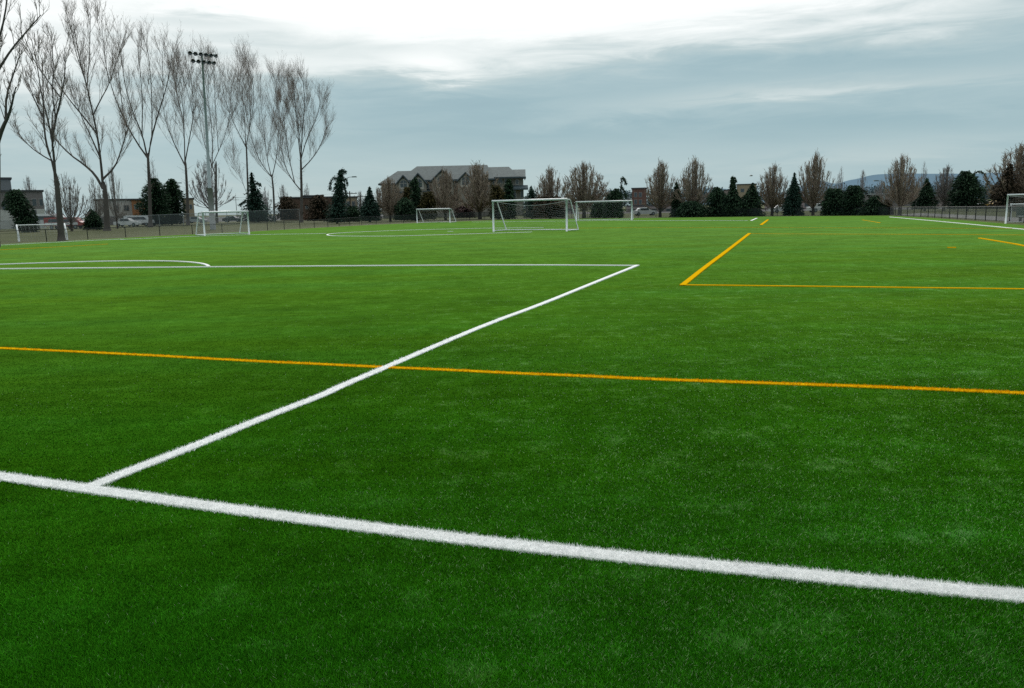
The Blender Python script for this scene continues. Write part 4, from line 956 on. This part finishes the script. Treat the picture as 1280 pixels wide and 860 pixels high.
# lamp posts, utility poles, wires, bird
def street_lamp(xb, yb, xt, yt, arm, label):
    g = G(xb, yb); Y = g.y; H = W(xt, yt, Y).z; root = empty('street_lamp', (g.x, g.y, 0)); tag(root, label, 'street lamp')
    q = MB(); q.tube([(0, 0, 0), (0, 0, H*.9)], [.12, .08], 8); q.build('pole', M_GPOST, root, True)
    q = MB(); q.tube([(0, 0, H*.9), (arm*.1, 0, H*.96), (arm*.5, 0, H), (arm, 0, H+.05)], [.075, .07, .055, .045], 6); q.build('arm', M_GPOST, root, True)
    q = MB(); q.box((arm*1.05, 0, H+.04), (.95, .36, .2), 0, .8); q.build('lamp_head', M_LAMP, root)
street_lamp(218, 280, 218, 229, 2.0, 'street lamp in front of the right dark pine')
street_lamp(433.5, 277.5, 434, 221.5, 1.8, 'street lamp beside the weeping cedar')
street_lamp(1104, 263, 1104, 226, -1.6, 'small street lamp over the distant road left of the corner tree')
def upole(xb, yb, yt, label, arms=2):
    g = G(xb, yb); H = W(xb, yt, g.y).z; root = empty('utility_pole', (g.x, g.y, 0)); tag(root, label, 'utility pole')
    q = MB(); q.tube([(0, 0, 0), (0, 0, H)], [.17, .12], 7); q.build('pole', M_BARK2, root)
    for k in range(arms):
        q = MB(); q.box((0, 0, H-.5-k*1.2), (3.2, .14, .16)); c_ = q.build('crossarm', M_BARK2, root)
        for sx in (-1.4, -.5, .5, 1.4): i_ = MB(); i_.tube([(sx, 0, H-.42-k*1.2), (sx, 0, H-.16-k*1.2)], [.07, .04], 6); i_.build('insulator', M_GPOST, c_)
upole(296.5, 272.5, 246, 'utility pole with crossarms left of the tiered conifer'); upole(439, 275.5, 239, 'utility pole behind the tan end block', 1); upole(451.5, 274, 243, 'utility pole left of the blue green conifer', 1)
def wire(a, b, Ya, label):
    P = [W(a[0], a[1], Ya), W(b[0], b[1], Ya)]; c = P[0].lerp(P[1], .5)-Vector((0, 0, .5)); q = MB()
    q.tube(smooth([P[0], c, P[1]], 2), .02, 4); o = q.build('power_line', M_LAMP); tag(o, label, 'power line', 'overhead power lines')
wire((296, 247), (439, 240.5), 236, 'upper overhead power line running right from the left utility pole'); wire((296, 250), (439, 243.5), 236.4, 'lower overhead power line running right from the left utility pole')
bp = W(939, 220, 90); root = empty('bird', bp); tag(root, 'tiny dark bird flying above the yellowish building', 'bird')
q = MB(); q.tube([(-.2, 0, 0), (-.08, 0, .03), (.08, 0, .03), (.16, 0, .04), (.2, 0, .03)], [.015, .05, .055, .035, .01], 7); q.build('body', M_LAMP, root, True)
for sg in (-1, 1):
    q = MB(); q.add([(-.06, 0, .05), (.08, 0, .05), (.03, sg*.24, .16), (-.04, sg*.42, .10)], [(0, 1, 2, 3)]); q.build('wing', M_LAMP, root)

# ------------------------------------------------------------------ vehicles
def vehicle(px, py, L, H, mat, label, van=False, flip=1, Yoff=0, cat='car', name=None, stripe=None):
    g = G(px, py); root = empty(name or ('parked_van' if van else 'parked_car'), (g.x, g.y, 0), R(4)); tag(root, label, cat)
    w = 1.8 if L < 7 else 2.4; b = MB()
    if van: prof = [(-.5, .28), (-.5, .95), (-.47, 1.0), (.30, 1.0), (.42, .62), (.5, .52), (.5, .28)]
    else: prof = [(-.5, .2), (-.5, .6), (-.36, .64), (-.26, .96), (.08, 1.0), (.22, .66), (.46, .58), (.5, .42), (.5, .2)]
    P = [(x*L*flip, z*H) for x, z in prof]; n = len(P)
    b.add([(x, -w/2, z) for x, z in P]+[(x, w/2, z) for x, z in P], [tuple(range(n)), tuple(range(2*n-1, n-1, -1))]+[(i, (i+1) % n, n+(i+1) % n, n+i) for i in range(n)])
    body = b.build('body', mat, root)
    gl = MB(); gx = (-.40, .30) if van else (-.24, .12)
    z0_, z1_ = (.60, .85) if van else (.66, .92)
    gl.add([(gx[0]*L*flip, -w/2-.012, z0_*H), (gx[1]*L*1.15*flip, -w/2-.012, z0_*H), (gx[1]*L*.8*flip, -w/2-.012, z1_*H), (gx[0]*L*.9*flip, -w/2-.012, z1_*H)], [(0, 1, 2, 3)])
    gl.build('window', M_GLASS, root)
    if stripe:
        s_ = MB(); s_.box((-.05*L, -w/2-.01, .45*H), (L*.85, .02, H*.22)); s_.build('stripe', stripe, root)
    for sx in (-.31, .31):
        for sy in (-1, 1):
            t = MB(); t.tube([(sx*L, sy*w/2-.1, .33), (sx*L, sy*w/2+.1, .33)], .33, 12); wo = t.build('wheel', M_FPOST, root)
            t = MB(); t.tube([(sx*L, sy*(w/2+.10), .33), (sx*L, sy*(w/2+.112), .33)], .19, 10); t.build('rim', M_GPOST, wo)
M_CW = plain('white_car_paint', (.62, .63, .64), .25, .03, spec=.6); M_CR = plain('red_car_paint', (.30, .025, .02), .3, .03, spec=.6)
M_CS = plain('silver_car_paint', (.34, .36, .38), .25, .03, spec=.6); M_CD = plain('dark_car_paint', (.03, .035, .05), .25, .03, spec=.6); M_CY = plain('yellow_car_paint', (.6, .36, .03), .3, .03)
vehicle(60, 286.3, 7.5, 2.7, M_CW, 'long white van behind the small training goal', True, name='parked_van', cat='van')
vehicle(83, 286.0, 6.5, 2.0, M_CR, 'red van behind the leaning poplar', True, name='parked_van', cat='van', stripe=M_CW)
vehicle(101, 285.4, 4.6, 1.55, M_CS, 'silver car right of the red van')
vehicle(160, 283.2, 4.6, 1.6, M_CW, 'white car left in a pair beneath the slim poplar')
vehicle(175, 282.6, 5.2, 2.1, M_CW, 'white van right in a pair beneath the slim poplar', True, cat='van')
vehicle(246, 279, 4.6, 1.6, M_CS, 'silver car behind the goal beneath the mast')
vehicle(291, 277.6, 4.6, 1.6, M_CD, 'dark car behind the left soccer goal')
vehicle(806, 269.4, 4.5, 1.5, M_CW, 'white car left of the pair of bare trees')
vehicle(868, 268.6, 4.6, 1.5, M_CS, 'silver car behind the right tree of the pair')
vehicle(978, 266.0, 4.6, 1.5, M_CW, 'white car between the bare rounded tree and the pointed conifer')
vehicle(1026, 265.2, 4.6, 1.6, M_CW, 'white car right of the tallest bare tree')
vehicle(1218, 261.0, 4.4, 1.45, M_CR, 'red car showing above the right fence', flip=-1)
vehicle(1231, 261.0, 4.4, 1.45, M_CS, 'silver car showing above the right fence beside the red one', flip=-1)
vehicle(1249, 261.0, 4.4, 1.45, M_CY, 'yellow car showing above the right fence near the goal')

# ------------------------------------------------------------------ sky and sun
SUN_EL, SUN_AZ = 34.0, -14.0      # ahead and slightly left, behind cloud
wd_ = bpy.data.worlds.new('World'); S.world = wd_; wd_.use_nodes = True
nt = wd_.node_tree; bg = nt.nodes['Background']
sky = nt.nodes.new('ShaderNodeTexSky'); sky.sky_type = 'NISHITA'; sky.sun_disc = False
sky.sun_elevation = R(SUN_EL); sky.sun_rotation = R(SUN_AZ)
tc = nt.nodes.new('ShaderNodeTexCoord'); sx = nt.nodes.new('ShaderNodeSeparateXYZ'); nt.links.new(tc.outputs['Generated'], sx.inputs[0])
x_, y_, z_ = sx.outputs
az = mth(nt, 'MULTIPLY', mth(nt, 'ARCTAN2', x_, y_), 57.2958)      # degrees right of forward
el = mth(nt, 'MULTIPLY', mth(nt, 'ARCSINE', z_), 57.2958)
def gauss(ca, ce, sa, se, tilt=0.0):
    da = mth(nt, 'SUBTRACT', az2, ca); de = mth(nt, 'SUBTRACT', el2, ce)
    de = mth(nt, 'SUBTRACT', de, mth(nt, 'MULTIPLY', da, tilt))
    q_ = mth(nt, 'ADD', mth(nt, 'POWER', mth(nt, 'ABSOLUTE', mth(nt, 'DIVIDE', da, sa)), 2.0), mth(nt, 'POWER', mth(nt, 'ABSOLUTE', mth(nt, 'DIVIDE', de, se)), 2.0))
    return mth(nt, 'EXPONENT', mth(nt, 'MULTIPLY', q_, -1.0))
# warp
cmb = nt.nodes.new('ShaderNodeCombineXYZ'); nt.links.new(mth(nt, 'MULTIPLY', az, 0.035), cmb.inputs[0]); nt.links.new(mth(nt, 'MULTIPLY', el, 0.24), cmb.inputs[1])
n1 = N(nt, 'ShaderNodeTexNoise', Scale=1.3, Detail=6.0, Roughness=0.55, Distortion=0.4); nt.links.new(cmb.outputs[0], n1.inputs['Vector'])
n2 = N(nt, 'ShaderNodeTexNoise', Scale=3.4, Detail=8.0, Roughness=0.62, Distortion=0.6); nt.links.new(cmb.outputs[0], n2.inputs['Vector'])
n1c = mth(nt, 'SUBTRACT', n1.outputs['Fac'], 0.5); n2c = mth(nt, 'SUBTRACT', n2.outputs['Fac'], 0.5)
el2 = mth(nt, 'ADD', el, mth(nt, 'ADD', mth(nt, 'MULTIPLY', n1c, 3.0), mth(nt, 'MULTIPLY', n2c, 2.2)))
az2 = mth(nt, 'ADD', az, mth(nt, 'MULTIPLY', n1c, 16.0))
terms = [ # amp, az, el, s_az, s_el, tilt
  (1.15, -12, 18.5, 24, 6.4, 0), (.92, 12, 17, 18, 5.4, 0), (.62, 31, 18.5, 15, 6.6, 0), (.42, -32, 10, 9, 5.2, 0), (-.13, -1, 5.4, 13, 1.3, .01), (.30, -4.5, 9.7, 4.5, 1.1, 0), (.17, -14, 9.8, 8, 1.0, 0),
  (-.15, -6, 7.3, 8, 1.2, -.02), (-.14, 22, 9.0, 14, 1.0, 0), (-.10, 4, 8.4, 8, 1.0, .02), (.22, 20, 7.2, 13, .55, .03), (.12, 8, 6.2, 6, .5, .05), (-.16, -18, 12.6, 6, .5, .03), (.10, -20, 5.5, 9, .7, .02), (.10, 5, 2.0, 36, 2.0, 0), (-.07, 22, 4.9, 10, .8, 0), (.09, 26, 3.2, 9, .5, .03)]
val = None
for amp, ca, ce, sa, se, tl in terms:
    g_ = mth(nt, 'MULTIPLY', gauss(ca, ce, sa, se, tl), amp); val = g_ if val is None else mth(nt, 'ADD', val, g_)
val = mth(nt, 'ADD', val, mth(nt, 'MULTIPLY', n2c, 0.30)); val = mth(nt, 'ADD', val, mth(nt, 'MULTIPLY', n1c, 0.16))
val = mth(nt, 'ADD', val, 0.34)
hi = mrange(nt, el, 16, 60, 0.0, 0.75)          # brighter overhead, as an overcast sky is
val = mth(nt, 'ADD', val, hi)
cr = nt.nodes.new('ShaderNodeValToRGB'); nt.links.new(mth(nt, 'MULTIPLY', val, 0.5), cr.inputs[0])
e = cr.color_ramp.elements
stops = [(0.0, (0.275, 0.42, 0.485)), (0.12, (0.318, 0.475, 0.53)), (0.20, (0.405, 0.55, 0.59)), (0.28, (0.505, 0.625, 0.645)), (0.35, (0.74, 0.82, 0.82)), (0.44, (0.99, 1.03, 1.02)), (0.72, (1.3, 1.32, 1.32)), (1.0, (1.8, 1.8, 1.8))]
e[0].position = stops[0][0]; e[0].color = (*stops[0][1], 1); e[1].position = stops[-1][0]; e[1].color = (*stops[-1][1], 1)
for p_, c_ in stops[1:-1]:
    k_ = e.new(p_); k_.color = (*c_, 1)
skys = nt.nodes.new('ShaderNodeVectorMath'); skys.operation = 'SCALE'; nt.links.new(sky.outputs[0], skys.inputs[0]); skys.inputs['Scale'].default_value = 0.07
cl = nt.nodes.new('ShaderNodeMix'); cl.data_type = 'RGBA'; cl.inputs[0].default_value = 0.93
nt.links.new(skys.outputs[0], cl.inputs[6]); nt.links.new(cr.outputs[0], cl.inputs[7])
sc10 = nt.nodes.new('ShaderNodeVectorMath'); sc10.operation = 'SCALE'; nt.links.new(cl.outputs[2], sc10.inputs[0]); sc10.inputs['Scale'].default_value = 10.0
nt.links.new(sc10.outputs[0], bg.inputs['Color']); bg.inputs['Strength'].default_value = 0.10
sun = bpy.data.lights.new('sun', 'SUN'); sun.energy = 1.25; sun.angle = R(12); sun.color = (1, .96, .9)
so = bpy.data.objects.new('sun', sun); COL.objects.link(so)
dirv = Vector((math.sin(R(SUN_AZ))*math.cos(R(SUN_EL)), math.cos(R(SUN_AZ))*math.cos(R(SUN_EL)), math.sin(R(SUN_EL))))
so.rotation_euler = dirv.to_track_quat('Z', 'Y').to_euler(); so.location = (0, 0, 50)

S.view_settings.view_transform = 'Standard'; S.view_settings.look = 'None'; S.view_settings.exposure = 0; S.view_settings.gamma = 1
S.render.engine = 'CYCLES'; S.cycles.max_bounces = 6; S.cycles.transparent_max_bounces = 24
S.cycles.use_denoising = False
S.render.filter_size = 1.5 if hasattr(S.render, 'filter_size') else 1.5
